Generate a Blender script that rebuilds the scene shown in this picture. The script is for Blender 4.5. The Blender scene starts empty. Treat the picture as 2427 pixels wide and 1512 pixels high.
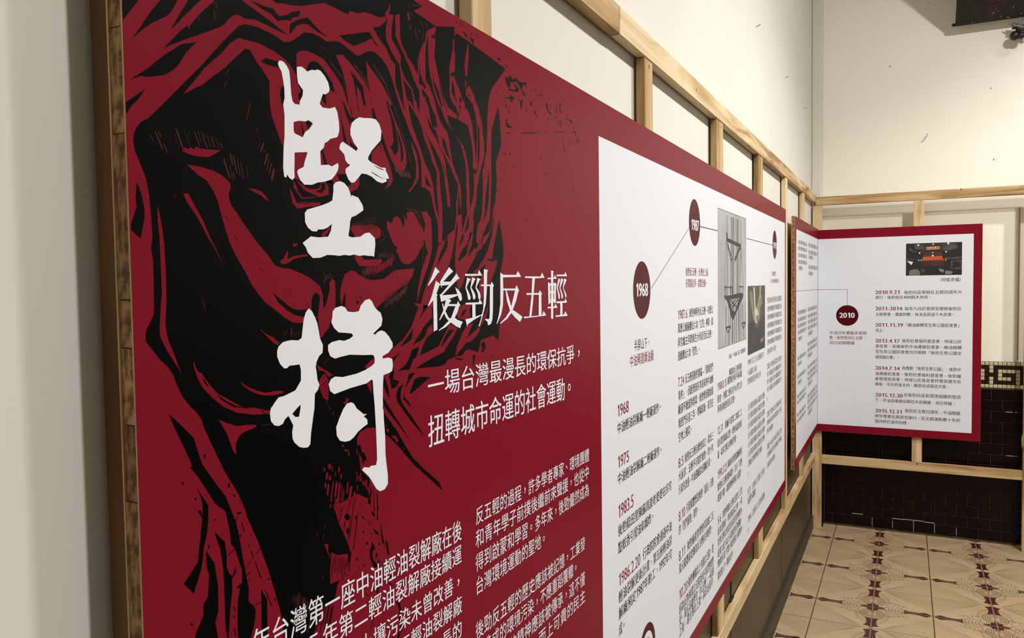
import bpy, bmesh, math, random
from mathutils import Vector, Matrix
from mathutils.geometry import tessellate_polygon
C = bpy.context.scene.collection
# ---------------------------------------------------------------- camera, world, lamps, exposure
S = 1.1654                      # metres per modelling unit
FPX, W0, H0 = 1853.0, 2427, 1512
YAW, PIT, ROL = -0.466059139, -0.0434731558, -0.0139572402
CAM = Vector((0.0, 0.0, 1.27))
cy_, sy_, cp_, sp_, cr_, sr_ = math.cos(YAW), math.sin(YAW), math.cos(PIT), math.sin(PIT), math.cos(ROL), math.sin(ROL)
FW = Vector((sy_*cp_, cy_*cp_, sp_)); R0 = Vector((cy_, -sy_, 0)); U0 = R0.cross(FW)
RT = cr_*R0 + sr_*U0; UP = -sr_*R0 + cr_*U0
cam = bpy.data.objects.new('camera', bpy.data.cameras.new('camera')); C.objects.link(cam)
cam.data.sensor_width = 36; cam.data.sensor_fit = 'HORIZONTAL'; cam.data.lens = FPX/W0*36; cam.data.clip_start = 0.02
cam.matrix_world = Matrix((( RT.x, UP.x, -FW.x, CAM.x*S), (RT.y, UP.y, -FW.y, CAM.y*S), (RT.z, UP.z, -FW.z, CAM.z*S), (0, 0, 0, 1)))
bpy.context.scene.camera = cam
vs = bpy.context.scene.view_settings
vs.view_transform = 'Standard'; vs.look = 'None'; vs.gamma = 1; vs.use_curve_mapping = False
vs.exposure = 0.0
wd = bpy.data.worlds.new('world'); bpy.context.scene.world = wd; wd.use_nodes = True
wd.node_tree.nodes['Background'].inputs[0].default_value = (1.0, 0.93, 0.82, 1)
wd.node_tree.nodes['Background'].inputs[1].default_value = 0.12
def lamp(x, y, z, power, size, col):
    l = bpy.data.lights.new('ceiling_or_fill_light', 'AREA'); l.shape = 'DISK'; l.size = size*S; l.energy = power; l.color = col
    o = bpy.data.objects.new('ceiling_or_fill_light', l); C.objects.link(o); o.location = (x*S, y*S, z*S)   # an area light looks down
    return o
lamp(1.84, 0.90, 3.70, 135, 0.16, (1.0, 0.985, 0.955))
lamp(1.18, 2.25, 3.20, 58, 0.12, (1.0, 0.985, 0.955))  # added fill light to brighten the upper back wall, no fixture of the room
sl = bpy.data.lights.new('downlight', 'SPOT'); sl.energy = 300; sl.spot_size = math.radians(118); sl.spot_blend = .35; sl.shadow_soft_size = .08*S; sl.color = (1.0, 0.985, 0.955)
so = bpy.data.objects.new('downlight', sl); C.objects.link(so); so.location = (1.78*S, 2.78*S, 3.70*S)

def ray(x, y): return FW + RT*((x-W0/2)/FPX) - UP*((y-H0/2)/FPX)
def at(x, y, X=None, Y=None, Z=None):      # measured image point -> point on the wall, board or floor plane it lies on
    d = ray(x, y)
    t = (X-CAM.x)/d.x if X is not None else (Y-CAM.y)/d.y if Y is not None else (Z-CAM.z)/d.z
    return CAM + d*t
# ---------------------------------------------------------------- helpers
def bare(name, loc, parent=None):
    o = bpy.data.objects.new(name, None); C.objects.link(o); o.empty_display_size = .05
    put(o, loc, parent); return o
WL = {}
def put(o, loc, parent):
    loc = Vector(loc)*S
    WL[o.name] = loc
    if parent is not None:
        o.parent = parent; o.location = loc - WL[parent.name]
    else: o.location = loc
def tag(o, label=None, cat=None, group=None, kind=None):
    if label: o['label'] = label
    if cat: o['category'] = cat
    if group: o['group'] = group
    if kind: o['kind'] = kind
    return o
def thing(name, label, cat, loc, group=None): return tag(bare(name, loc), label, cat, group)
def mesh(name, verts, faces, mats, loc, midx=None, smooth=False):
    me = bpy.data.meshes.new(name)
    L = Vector(loc)
    me.from_pydata([tuple((Vector(v)-L)*S) for v in verts], [], faces)
    for m in (mats if isinstance(mats, (list, tuple)) else [mats]): me.materials.append(m)
    if midx:
        for p, i in zip(me.polygons, midx): p.material_index = i
    if smooth:
        for p in me.polygons: p.use_smooth = True
    me.update(); return me
def mk(name, verts, faces, mats, parent=None, loc=None, midx=None, smooth=False):
    if loc is None:
        loc = Vector((min(v[0] for v in verts), min(v[1] for v in verts), min(v[2] for v in verts)))
    o = bpy.data.objects.new(name, mesh(name, verts, faces, mats, loc, midx, smooth)); C.objects.link(o)
    put(o, loc, parent); return o
def cube(x0, x1, y0, y1, z0, z1, b=0.0):
    """box, optionally with chamfered edges"""
    if b <= 0:
        v = [(x0,y0,z0),(x1,y0,z0),(x1,y1,z0),(x0,y1,z0),(x0,y0,z1),(x1,y0,z1),(x1,y1,z1),(x0,y1,z1)]
        return v, [(0,3,2,1),(4,5,6,7),(0,1,5,4),(1,2,6,5),(2,3,7,6),(3,0,4,7)]
    bm = bmesh.new(); bmesh.ops.create_cube(bm, size=1)
    for v in bm.verts:
        v.co = ((x0+x1)/2+v.co.x*(x1-x0), (y0+y1)/2+v.co.y*(y1-y0), (z0+z1)/2+v.co.z*(z1-z0))
    bmesh.ops.bevel(bm, geom=bm.edges[:], offset=b, segments=1, affect='EDGES')
    bm.verts.index_update()
    r = [tuple(v.co) for v in bm.verts], [tuple(v.index for v in f.verts) for f in bm.faces]
    bm.free(); return r
def join(*parts):
    V, F, off = [], [], 0
    for v, f in parts:
        V += list(v); F += [tuple(i+off for i in q) for q in f]; off += len(v)
    return V, F
def box(name, x0, x1, y0, y1, z0, z1, mat, parent=None, b=0.0):
    v, f = cube(x0, x1, y0, y1, z0, z1, b); return mk(name, v, f, mat, parent)
def lathe(prof, c, n=20):
    V, F = [], []
    for r, z in prof:
        for k in range(n): V.append((c[0]+r*math.cos(2*math.pi*k/n), c[1]+r*math.sin(2*math.pi*k/n), c[2]+z))
    for i in range(len(prof)-1):
        for k in range(n): F.append((i*n+k, i*n+(k+1) % n, (i+1)*n+(k+1) % n, (i+1)*n+k))
    F.append(tuple(range(n))[::-1]); F.append(tuple((len(prof)-1)*n+k for k in range(n)))
    return V, F
def tube(pts, r, n=6):
    V, F = [], []
    P = [Vector(p) for p in pts]
    for i, p in enumerate(P):
        d = (P[min(i+1, len(P)-1)]-P[max(i-1, 0)]).normalized()
        a = d.orthogonal().normalized() if i == 0 else (a - d*a.dot(d)).normalized()
        bb = d.cross(a)
        for k in range(n): V.append(tuple(p + (a*math.cos(2*math.pi*k/n)+bb*math.sin(2*math.pi*k/n))*r))
    for i in range(len(P)-1):
        for k in range(n): F.append((i*n+k, i*n+(k+1) % n, (i+1)*n+(k+1) % n, (i+1)*n+k))
    F.append(tuple(range(n))[::-1]); F.append(tuple((len(P)-1)*n+k for k in range(n)))
    return V, F
# ---------------------------------------------------------------- materials
def mat(name, col, rough=.6, spec=.5, noise=None, bump=None):
    """noise=(scale, second colour, detail[, stretch vector]); bump=(scale, strength)"""
    m = bpy.data.materials.new(name); m.use_nodes = True
    nt = m.node_tree; b = nt.nodes['Principled BSDF']
    b.inputs['Base Color'].default_value = (*col, 1); b.inputs['Roughness'].default_value = rough
    b.inputs['Specular IOR Level'].default_value = spec
    tc = nt.nodes.new('ShaderNodeTexCoord')
    if noise:
        mp = nt.nodes.new('ShaderNodeMapping'); nt.links.new(tc.outputs['Object'], mp.inputs[0])
        mp.inputs['Scale'].default_value = noise[3] if len(noise) > 3 else (1, 1, 1)
        n = nt.nodes.new('ShaderNodeTexNoise'); n.inputs['Scale'].default_value = noise[0]; n.inputs['Detail'].default_value = noise[2]
        r = nt.nodes.new('ShaderNodeValToRGB'); r.color_ramp.elements[0].position = .35; r.color_ramp.elements[1].position = .68
        r.color_ramp.elements[0].color = (*col, 1); r.color_ramp.elements[1].color = (*noise[1], 1)
        nt.links.new(mp.outputs[0], n.inputs['Vector']); nt.links.new(n.outputs[0], r.inputs[0]); nt.links.new(r.outputs[0], b.inputs['Base Color'])
    if bump:
        n2 = nt.nodes.new('ShaderNodeTexNoise'); n2.inputs['Scale'].default_value = bump[0]; n2.inputs['Detail'].default_value = 4
        bp = nt.nodes.new('ShaderNodeBump'); bp.inputs['Strength'].default_value = bump[1]; bp.inputs['Distance'].default_value = .003
        nt.links.new(tc.outputs['Object'], n2.inputs['Vector']); nt.links.new(n2.outputs[0], bp.inputs['Height']); nt.links.new(bp.outputs[0], b.inputs['Normal'])
    return m
def wood(name, dark, mid, light, stretch, knots=.12):
    """pale timber: long grain streaks, broader figure, a few darker knots; varies from piece to piece"""
    m = bpy.data.materials.new(name); m.use_nodes = True
    nt = m.node_tree; N = nt.nodes.new; L = nt.links.new; b = nt.nodes['Principled BSDF']
    b.inputs['Roughness'].default_value = .62; b.inputs['Specular IOR Level'].default_value = .3
    tc = N('ShaderNodeTexCoord'); oi = N('ShaderNodeObjectInfo'); ad = N('ShaderNodeVectorMath'); ad.operation = 'ADD'
    sc = N('ShaderNodeVectorMath'); sc.operation = 'SCALE'; sc.inputs['Scale'].default_value = 7
    cb = N('ShaderNodeCombineXYZ')
    for i in range(3): L(oi.outputs['Random'], cb.inputs[i])
    L(cb.outputs[0], sc.inputs[0]); L(tc.outputs['Object'], ad.inputs[0]); L(sc.outputs[0], ad.inputs[1])
    mp = N('ShaderNodeMapping'); mp.inputs['Scale'].default_value = stretch; L(ad.outputs[0], mp.inputs[0])
    n1 = N('ShaderNodeTexNoise'); n1.inputs['Scale'].default_value = 26; n1.inputs['Detail'].default_value = 7; n1.inputs['Distortion'].default_value = .8
    L(mp.outputs[0], n1.inputs['Vector'])
    n2 = N('ShaderNodeTexNoise'); n2.inputs['Scale'].default_value = 5; n2.inputs['Detail'].default_value = 3; L(mp.outputs[0], n2.inputs['Vector'])
    mx = N('ShaderNodeMath'); mx.operation = 'MULTIPLY_ADD'; mx.inputs[1].default_value = .45; L(n2.outputs[0], mx.inputs[0]); 
    m2 = N('ShaderNodeMath'); m2.operation = 'MULTIPLY'; m2.inputs[1].default_value = .55; L(n1.outputs[0], m2.inputs[0]); L(m2.outputs[0], mx.inputs[2])
    r = N('ShaderNodeValToRGB'); e = r.color_ramp.elements
    e[0].position = .40; e[0].color = (*dark, 1); e[1].position = .57; e[1].color = (*light, 1)
    k = e.new(.475); k.color = (*mid, 1)
    L(mx.outputs[0], r.inputs[0])
    v = N('ShaderNodeTexVoronoi'); v.inputs['Scale'].default_value = 3.2; L(mp.outputs[0], v.inputs['Vector'])
    vr = N('ShaderNodeValToRGB'); vr.color_ramp.elements[0].position = knots*.4; vr.color_ramp.elements[0].color = (.42, .3, .2, 1)
    vr.color_ramp.elements[1].position = knots; vr.color_ramp.elements[1].color = (1, 1, 1, 1)
    L(v.outputs['Distance'], vr.inputs[0])
    mm = N('ShaderNodeMix'); mm.data_type = 'RGBA'; mm.blend_type = 'MULTIPLY'; mm.inputs[0].default_value = 1
    L(r.outputs[0], mm.inputs[6]); L(vr.outputs[0], mm.inputs[7])
    tr = N('ShaderNodeValToRGB'); tr.color_ramp.elements[0].color = (.80, .70, .58, 1); tr.color_ramp.elements[1].color = (1.08, 1.08, 1.06, 1); L(oi.outputs['Random'], tr.inputs[0])
    m3 = N('ShaderNodeMix'); m3.data_type = 'RGBA'; m3.blend_type = 'MULTIPLY'; m3.inputs[0].default_value = 1
    L(mm.outputs[2], m3.inputs[6]); L(tr.outputs[0], m3.inputs[7]); L(m3.outputs[2], b.inputs['Base Color'])
    bp = N('ShaderNodeBump'); bp.inputs['Strength'].default_value = .12; bp.inputs['Distance'].default_value = .002; L(n1.outputs[0], bp.inputs['Height']); L(bp.outputs[0], b.inputs['Normal'])
    return m
WD, WM, WLt = (.30, .17, .065), (.50, .345, .175), (.68, .535, .335)
M = {}
M['wood_y'] = wood('pale_timber_lengthwise', WD, WM, WLt, (1, .10, 1))
M['wood_z'] = wood('pale_timber_upright', WD, WM, WLt, (1, 1, .10))
M['wood_x'] = wood('pale_timber_crosswise', WD, WM, WLt, (.10, 1, 1))
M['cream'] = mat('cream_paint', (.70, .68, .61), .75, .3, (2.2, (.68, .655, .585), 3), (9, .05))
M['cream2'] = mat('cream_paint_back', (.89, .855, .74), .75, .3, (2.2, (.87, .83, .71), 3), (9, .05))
M['ceil'] = mat('ceiling_paint', (.75, .72, .64), .8)
M['dado'] = mat('brown_laminate', (.048, .030, .015), .42, .35, (6, (.062, .040, .020), 4, (1, .4, 1)))
M['skirt'] = mat('dark_skirting', (.034, .029, .018), .5, .3, (14, (.048, .040, .024), 4))
M['seam'] = mat('black_gap', (.004, .003, .003), .7)
M['red'] = mat('crimson_print', (.19, .0068, .018), .35, .06)
M['black'] = mat('black_print', (.0015, .0015, .0018), .35, .06)
M['grey'] = mat('faint_scratch_print', (.08, .022, .028), .35, .06)
M['white'] = mat('white_print', (.74, .75, .80), .5, .3)
M['whitefield'] = mat('white_sheet', (.70, .715, .76), .5, .3)
M['wine'] = mat('wine_print', (.075, .003, .006), .35, .06)
M['ink'] = mat('black_ink', (.005, .005, .005), .5, .3)
M['inkgrey'] = mat('grey_ink', (.10, .10, .105), .5, .4)
M['wineink'] = mat('wine_ink', (.21, .012, .022), .5, .4)
M['line'] = mat('thin_line_ink', (.09, .05, .055), .5, .4)
M['veneer'] = mat('veneer_edge', (.72, .44, .20), .6, .3, (30, (.36, .2, .08), 4, (1, 1, .2)))
M['grout'] = mat('olive_grout', (.085, .062, .022), .8, .3, (20, (.05, .036, .014), 3))
M['grout_white'] = mat('pale_worn_grout', (.42, .42, .36), .7)
M['brick'] = mat('maroon_glazed_tile', (.0055, .0006, .0014), .25, .2)
M['mos_c'] = mat('cream_mosaic_glaze', (.60, .55, .34), .3, .5, (60, (.50, .44, .25), 3))
M['mos_d'] = mat('dark_mosaic_glaze', (.012, .003, .003), .25, .5)
M['tile'] = mat('beige_floor_glaze', (.44, .325, .19), .42, .45, (5, (.35, .25, .14), 4))
M['joint'] = mat('floor_joint', (.085, .060, .035), .8)
M['jointl'] = mat('floor_joint_mauve', (.20, .13, .11), .8)
M['maroon'] = mat('maroon_glaze', (.060, .010, .008), .35, .5)
M['brownl'] = mat('brown_glaze_line', (.135, .075, .035), .45)
M['rib'] = mat('faint_glaze_rib', (.29, .20, .115), .45)
M['plaque'] = mat('black_lacquer', (.004, .004, .004), .35, .5, (35, (.012, .012, .012), 5))
M['plaquered'] = mat('dull_red_paint', (.10, .018, .020), .5)
M['carve'] = mat('dark_carved_wood', (.020, .008, .006), .4)
M['carveg'] = mat('grey_green_paint', (.19, .20, .17), .5)
M['steel'] = mat('nail_steel', (.35, .34, .32), .35)
M['green'] = mat('yellow_green_skin', (.33, .33, .03), .35, .5, (26, (.05, .10, .012), 3))
M['cable'] = mat('grey_cable', (.28, .25, .20), .5)
def core_mat():
    """end grain of the blockboard core: blocks of differing brown stacked along the height"""
    m = bpy.data.materials.new('blockboard_core'); m.use_nodes = True
    nt = m.node_tree; N = nt.nodes.new; L = nt.links.new; b = nt.nodes['Principled BSDF']; b.inputs['Roughness'].default_value = .8
    tc = N('ShaderNodeTexCoord'); n = N('ShaderNodeTexNoise'); n.inputs['Scale'].default_value = 170; n.inputs['Detail'].default_value = 6
    mp = N('ShaderNodeMapping'); mp.inputs['Scale'].default_value = (1, 1, .55); L(tc.outputs['Object'], mp.inputs[0]); L(mp.outputs[0], n.inputs['Vector'])
    oi = N('ShaderNodeObjectInfo')
    r = N('ShaderNodeValToRGB'); e = r.color_ramp.elements
    e[0].position = .40; e[0].color = (.14, .062, .018, 1); e[1].position = .62; e[1].color = (.46, .29, .135, 1)
    L(n.outputs[0], r.inputs[0])
    r2 = N('ShaderNodeValToRGB'); r2.color_ramp.elements[0].color = (.62, .55, .5, 1); r2.color_ramp.elements[1].color = (1.25, 1.2, 1.15, 1); L(oi.outputs['Random'], r2.inputs[0])
    mm = N('ShaderNodeMix'); mm.data_type = 'RGBA'; mm.blend_type = 'MULTIPLY'; mm.inputs[0].default_value = 1
    L(r.outputs[0], mm.inputs[6]); L(r2.outputs[0], mm.inputs[7]); L(mm.outputs[2], b.inputs['Base Color'])
    return m
M['core'] = core_mat()
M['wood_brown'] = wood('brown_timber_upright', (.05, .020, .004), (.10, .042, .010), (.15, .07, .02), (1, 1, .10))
# ---------------------------------------------------------------- the room
XW, YW = -.430, 4.340
RX, RY, RZ = 4.4, -2.6, 3.80
def struct(o, label=None): return tag(o, label, None, None, 'structure')
floor = struct(box('floor', XW-.05, RX, RY, YW+.1, -.06, -.003, M['joint']), 'tiled floor with maroon flower ornaments')
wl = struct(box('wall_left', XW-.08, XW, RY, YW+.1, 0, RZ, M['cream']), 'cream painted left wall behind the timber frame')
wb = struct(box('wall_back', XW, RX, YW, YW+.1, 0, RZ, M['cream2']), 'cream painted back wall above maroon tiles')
struct(box('wall_right', RX, RX+.08, RY, YW+.1, 0, RZ, M['cream']), 'cream wall on the far side of the room')
struct(box('wall_front', XW-.08, RX+.08, RY-.08, RY, 0, RZ, M['cream']), 'cream wall behind the camera')
struct(box('ceiling', XW-.08, RX+.08, RY-.08, YW+.1, RZ, RZ+.06, M['ceil']), 'pale ceiling')
struct(box('trim_1', XW+.0005, -.383, YW-.07, YW-.0005, .876, RZ, M['cream'], None, .004), 'cream boxed corner strip between left and back wall')
# dado panels on the left wall: separate sheets with black gaps
dd = struct(box('trim_2', XW, XW+.0006, RY+.01, YW-.071, .066, .62, M['seam']), 'black backing seen in the gaps between dado sheets')
struct(box('trim_5', XW+.0005, -.3705, YW-.070, YW-.0003, .0005, .8755, M['brick'], None, .003), 'black corner strip below the cream boxing')
S1, S2 = at(1732, 1508, X=XW+.003).y, at(1852, 1370, X=XW+.003).y
yy = [-2.55, -1.30, -.1, 1.05, S1, S2, 4.268]
for a, b in zip(yy, yy[1:]):
    box('dado_sheet', XW+.0007, XW+.0030, a+.0055, b-.0055, .067, .619, M['dado'], dd, .0005)
struct(box('baseboard_left', XW+.0007, XW+.016, RY+.01, YW-.071, .0005, .064, M['skirt'], None, .003), 'dark skirting at the foot of the left wall')
# hooked black strip over the seam behind the lower rail
zf = at(1732, 1418, X=XW+.004).z
v, f = join(cube(XW+.0031, XW+.0050, S1-.006, S1+.006, zf, .60), cube(XW+.0031, XW+.0085, S1-.022, S1+.022, zf-.006, zf))
tag(mk('cable_strip', v, f, M['seam']), 'thin black strip with a foot on the brown dado behind the lower rail', 'strip')
# ---------------------------------------------------------------- floor tiles: quarter motif, four mirrored versions sharing mesh data
TX, TY = .2065, .2035
def smooth_ring(cx, cy, rx, ry, w, a0, a1, n=18):
    P = []
    for k in range(n+1):
        a = a0+(a1-a0)*k/n; P.append((cx+rx*math.cos(a), cy+ry*math.sin(a)))
    Q = []
    for k in range(n, -1, -1):
        a = a0+(a1-a0)*k/n; Q.append((cx+(rx-w)*math.cos(a), cy+(ry-w)*math.sin(a)))
    return P+Q
def motif():
    """polygons in tile units, flower at (0,0), bar along u, hourglass along v"""
    A = []
    pi = math.pi
    A.append((0, [(.0, .0), (.21, .0), (.17, .05), (.09, .06), (.095, .10), (.075, .15), (.045, .12), (.03, .19), (.0, .20)]))
    A.append((0, [(.53, .0), (.53, .10), (.58, .06), (.68, .045), (.78, .06), (.885, .105), (.985, .0)]))
    A.append((0, [(0, .56), (.12, .53), (.09, .62), (.075, .73), (.09, .83), (.13, .90), (.04, .93), (0, .97)]))
    for k in range(4):
        A.append((1, smooth_ring(0, .33, .205-.036*k, .255-.05*k, .014, -pi/2, pi/2)))
    A.append((1, smooth_ring(.37, .0, .175, .19, .011, 0, pi)))
    for k in range(5): A.append((1, smooth_ring(.24+.055*k, .0, .045, .11, .010, 0, pi*.5, 6)))
    for k in range(7):                                   # scallops fanning round the oval
        a = -.55+k*.30; A.append((1, smooth_ring(.225*math.cos(a), .40+.33*math.sin(a), .055, .07, .010, a-.4, a+2.0, 8)))
    for k in range(5): A.append((1, smooth_ring(.26+.07*k, .30-.03*k, .05, .08, .009, .2, pi-.2, 8)))
    for k in range(9):                                   # fan of fine ribs in the corner field
        x0, y0, x1, y1 = .16+.02*k, .97-.02*k, .98, .97-.095*k
        dx, dy = x1-x0, y1-y0; l = math.hypot(dx, dy); nx, ny = -dy/l*.0045, dx/l*.0045
        A.append((2, [(x0-nx, y0-ny), (x1-nx, y1-ny), (x1+nx, y1+ny), (x0+nx, y0+ny)]))
    return A
def tile_mesh(sx, sy):
    g = .004
    V, F = cube(0, TX, 0, TY, -.012, 0, 0)
    V = [((g/2 if x == 0 else TX-g/2), (g/2 if y == 0 else TY-g/2), z) for x, y, z in V]
    # bevelled top
    V += [(g/2+.002, g/2+.002, .001), (TX-g/2-.002, g/2+.002, .001), (TX-g/2-.002, TY-g/2-.002, .001), (g/2+.002, TY-g/2-.002, .001)]
    F = [f for f in F if f != (4,5,6,7)] + [(4,5,9,8), (5,6,10,9), (6,7,11,10), (7,4,8,11), (8,9,10,11)]
    mi = [0]*len(F)
    for k, P in motif():
        P = [(max(.012, min(.988, p[0])), max(.012, min(.988, p[1]))) for p in P]
        pts = [((p[0] if sx > 0 else 1-p[0])*TX, (p[1] if sy > 0 else 1-p[1])*TY, .0012 if k else .0014) for p in P]
        for t in tessellate_polygon([[Vector(p) for p in pts]]):
            a, b, c = (pts[i] for i in t)
            n = (b[0]-a[0])*(c[1]-a[1])-(b[1]-a[1])*(c[0]-a[0])
            o = len(V); V += [a, b, c] if n > 0 else [a, c, b]; F.append((o, o+1, o+2)); mi.append(k+1)
    return mesh('floor_tile', V, F, [M['tile'], M['maroon'], M['brownl'], M['rib']], (0, 0, 0), mi)
tm = {(a, b): tile_mesh(a, b) for a in (1, -1) for b in (1, -1)}
FX0, FY0 = -.1035, 4.1025        # a flower centre
for i in range(-2, 5):
    for j in range(-8, 2):
        x0 = FX0+i*TX; y0 = FY0+j*TY
        if y0 < 2.2: continue
        sx = 1 if i % 2 == 0 else -1; sy = 1 if j % 2 == 0 else -1
        me = tm[(sx, sy)]
        ex = max(x0, XW+.017); ey = min(y0+TY, YW-.004)
        if ex > x0+.01 or ey < y0+TY-.01:          # cut tiles along the walls
            bm = bmesh.new(); bm.from_mesh(me)
            bmesh.ops.bisect_plane(bm, geom=bm.verts[:]+bm.edges[:]+bm.faces[:], plane_co=((ex-x0)*S, 0, 0), plane_no=(-1, 0, 0), clear_outer=True)
            bmesh.ops.bisect_plane(bm, geom=bm.verts[:]+bm.edges[:]+bm.faces[:], plane_co=(0, (ey-y0)*S, 0), plane_no=(0, 1, 0), clear_outer=True)
            me = me.copy(); bm.to_mesh(me); bm.free()
            if len(me.polygons) == 0: continue
        o = bpy.data.objects.new('floor_tile', me); C.objects.link(o); put(o, (x0, y0, 0), floor)
for i in (-1, 0, 1, 2):                               # joints: mauve along the flowers, dark between
    x = FX0+i*2*TX
    if x > XW+.03: box('joint_strip', x-.0022, x+.0022, 2.3, YW-.01, -.0029, .0009, M['jointl'], floor)
# ---------------------------------------------------------------- back wall: glazed bricks and mosaic border
rnd = random.Random(4)
gb = box('grout_bed', -.370, 1.0, YW-.006, YW-.0003, .0005, .8745, M['grout'], wb)
BW, BH = .0932, .0523
bmesh_full = mesh('wall_brick', *cube(.0013, BW-.0013, -.0095, -.0061, .0013, BH-.0013, .0016), M['brick'], (0, 0, 0))
half = {}
zt = .744
for r in range(15):
    z0 = zt-BH*(r+1)
    off = 0 if r % 2 == 1 else BW/2
    if z0 < -.06: break
    x = -.3274-BW*2+off
    for k in range(18):
        x0 = x+k*BW; x1 = x0+BW
        if x1 < -.362 or x0 > .95: continue
        cx0 = max(x0, -.368); cz = max(z0, .002)
        if cx0 > x0 or cz > z0:
            if x1-cx0 < .012 or z0+BH-cz < .01: continue
            mk('wall_brick', *cube(cx0+.0013, x1-.0013, YW-.0095, YW-.0061, cz+.0013, z0+BH-.0013, .0016), M['brick'], wb)
        else:
            o = bpy.data.objects.new('wall_brick', bmesh_full); C.objects.link(o); put(o, (x0, YW, z0), wb)
MW = .01795; MH = .01795
KEY = {1: (2,), 2: (0, 2, 4, 5, 6, 7, 8), 3: (0, 4, 8), 4: (0, 2, 4, 5, 6, 8), 5: (2, 8)}
mc = mesh('mosaic_tile', *cube(.0011, MW-.0011, -.0090, -.0061, .0011, MH-.0011, .0012), M['mos_c'], (0, 0, 0))
md = mesh('mosaic_tile', *cube(.0006, MW-.0006, -.0086, -.0061, .0006, MH-.0006, .0010), M['mos_d'], (0, 0, 0))
for c in range(-4, 24):
    for r in range(7):
        x0 = .3245+c*MW; z0 = .874-(r+1)*MH
        cream = r in (0, 6) or (c % 10) in KEY.get(r, ())
        o = bpy.data.objects.new('mosaic_tile', mc if cream else md); C.objects.link(o); put(o, (x0, YW, z0), wb)
for (xa, xb) in ((1.0, 2.2), (2.2, RX-.003)):        # the same dark tiling carried on to the right, past the view
    struct(box('trim_6' if xa > 2 else 'trim_4', xa, xb, YW-.0095, YW-.0003, .0005, .874, M['brick']), 'dark tiled dado right of the view')
struct(box('trim_3', RX-.0095, RX-.0003, RY+.01, YW-.01, .0005, .874, M['brick']), 'dark tiled dado of the right wall')
mstrip = box('mosaic_band', -.368, .3245-4*MW, YW-.0088, YW-.0061, .874-7*MH, .874, M['mos_d'], wb)
# worn bright spots of grout in the lower courses
for (xa, xb, z) in ((-.235, -.185, .073), (-.05, .0, .069), (-.002, .090, .071), (.092, .138, .068), (.435, .478, .429), (.43, .457, .637), (.465, .477, .637)):
    box('pale_grout', xa, xb, YW-.0112, YW-.0060, z-.0012, z+.0012, M['grout_white'], wb)
for (x, za, zb) in ((-.141, .02, .06), (-.048, .02, .055), (.046, .015, .068), (.138, .018, .065), (.232, .02, .055)):
    box('pale_grout', x-.0010, x+.0010, YW-.0095, YW-.0060, za, zb, M['grout_white'], wb)
# cable down the back wall right of the panel
tag(mk('wall_cable', *tube([(.474, YW-.003, 1.60), (.4745, YW-.003, 1.2), (.474, YW-.003, .885)], .0022), M['cable']), 'thin cable running down the back wall right of the panel', 'cable')
# ---------------------------------------------------------------- timber frames
XFF, XFB = -.4085, -.4255         # front and back of the long frame (against the left wall)
def bar_holes(name, parent, holes):
    V, F = [], []
    for (x, y, z, r, ax) in holes:
        o = len(V); n = 8
        for k in range(n):
            a = 2*math.pi*k/n; u, w = r*.55*math.cos(a), r*math.sin(a)
            V.append((x, y+u, z+w) if ax == 'x' else (x+u, y, z+w))
        F.append(tuple(range(o, o+n)) if ax == 'x' else tuple(range(o+n-1, o-1, -1)))
        mk(name, V, F, M['seam'], parent); V, F = [], []
XP = XFF
def yat(px, py=300): return at(px, py, X=XFF).y
lf = thing('timber_frame', 'pale timber stud frame along the left wall carrying the two left panels', 'frame', (XFF, .302, 0))
jy = at(1466.5, 50, X=XFF).y
ZT0, ZT1 = at(1606.7, 200, X=XFF).z, at(1640, 178, X=XFF).z
ZR0, ZR1 = .345, .388
YFF, YFB = 4.2495, 4.2725        # far frame
box('top_rail', XFB, XFF+.0012, .302, jy-.0008, ZT0-.0008, ZT1-.0004, M['wood_y'], lf, .0012)
box('top_rail', XFB, XFF+.0004, jy+.0046, YFF-.0006, ZT0, ZT1, M['wood_y'], lf, .0012)
box('rail_joint', XFB+.001, XFF-.0006, jy-.0007, jy+.0045, ZT0+.0006, ZT1-.0006, M['seam'], lf)
box('bottom_rail', XFB, XFF+.0012, .302, YFF-.0006, ZR0, ZR1, M['wood_y'], lf, .0012)
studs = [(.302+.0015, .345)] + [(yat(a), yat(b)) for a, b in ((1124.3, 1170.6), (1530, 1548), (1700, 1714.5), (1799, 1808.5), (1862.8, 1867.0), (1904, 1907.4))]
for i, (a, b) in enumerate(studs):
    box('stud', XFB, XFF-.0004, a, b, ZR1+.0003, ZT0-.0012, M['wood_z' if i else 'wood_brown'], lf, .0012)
    if i == 0: box('leg', XFB, XFF-.0004, a, b, .0003, ZR0-.0003, M['wood_z'], lf, .0012)
bar_holes('screw_hole', lf, [(XFF-.0002, at(1539, 158, X=XFF).y, at(1539, 158, X=XFF).z, .004, 'x'),
    (XFF-.0002, at(1710, 301, X=XFF).y, at(1710, 301, X=XFF).z, .004, 'x'), (XFF+.0006, at(1650, 213, X=XFF).y, at(1650, 213, X=XFF).z, .0035, 'x'),
    (XFF-.0002, at(1806, 383, X=XFF).y, at(1806, 383, X=XFF).z, .003, 'x')])
ff = thing('timber_frame', 'pale timber stud frame across the back wall carrying the end panel', 'frame', (-.42, YFF, 0))
box('top_rail', -.4085, .62, YFF, YFB, 1.6495, 1.6925, M['wood_x'], ff, .0012)
box('bottom_rail', -.376, .4905, YFF, YFB, .335, .379, M['wood_x'], ff, .0012)
box('post', -.4215, -.3765, YFF, YFB, .0003, 1.6488, M['wood_z'], ff, .0012)
box('post', .4910, .5360, YFF, YFB, .0003, 1.6488, M['wood_z'], ff, .0012)
box('stud', .0345, .0785, YFF, YFB, .3795, 1.6488, M['wood_z'], ff, .0012)
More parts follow.
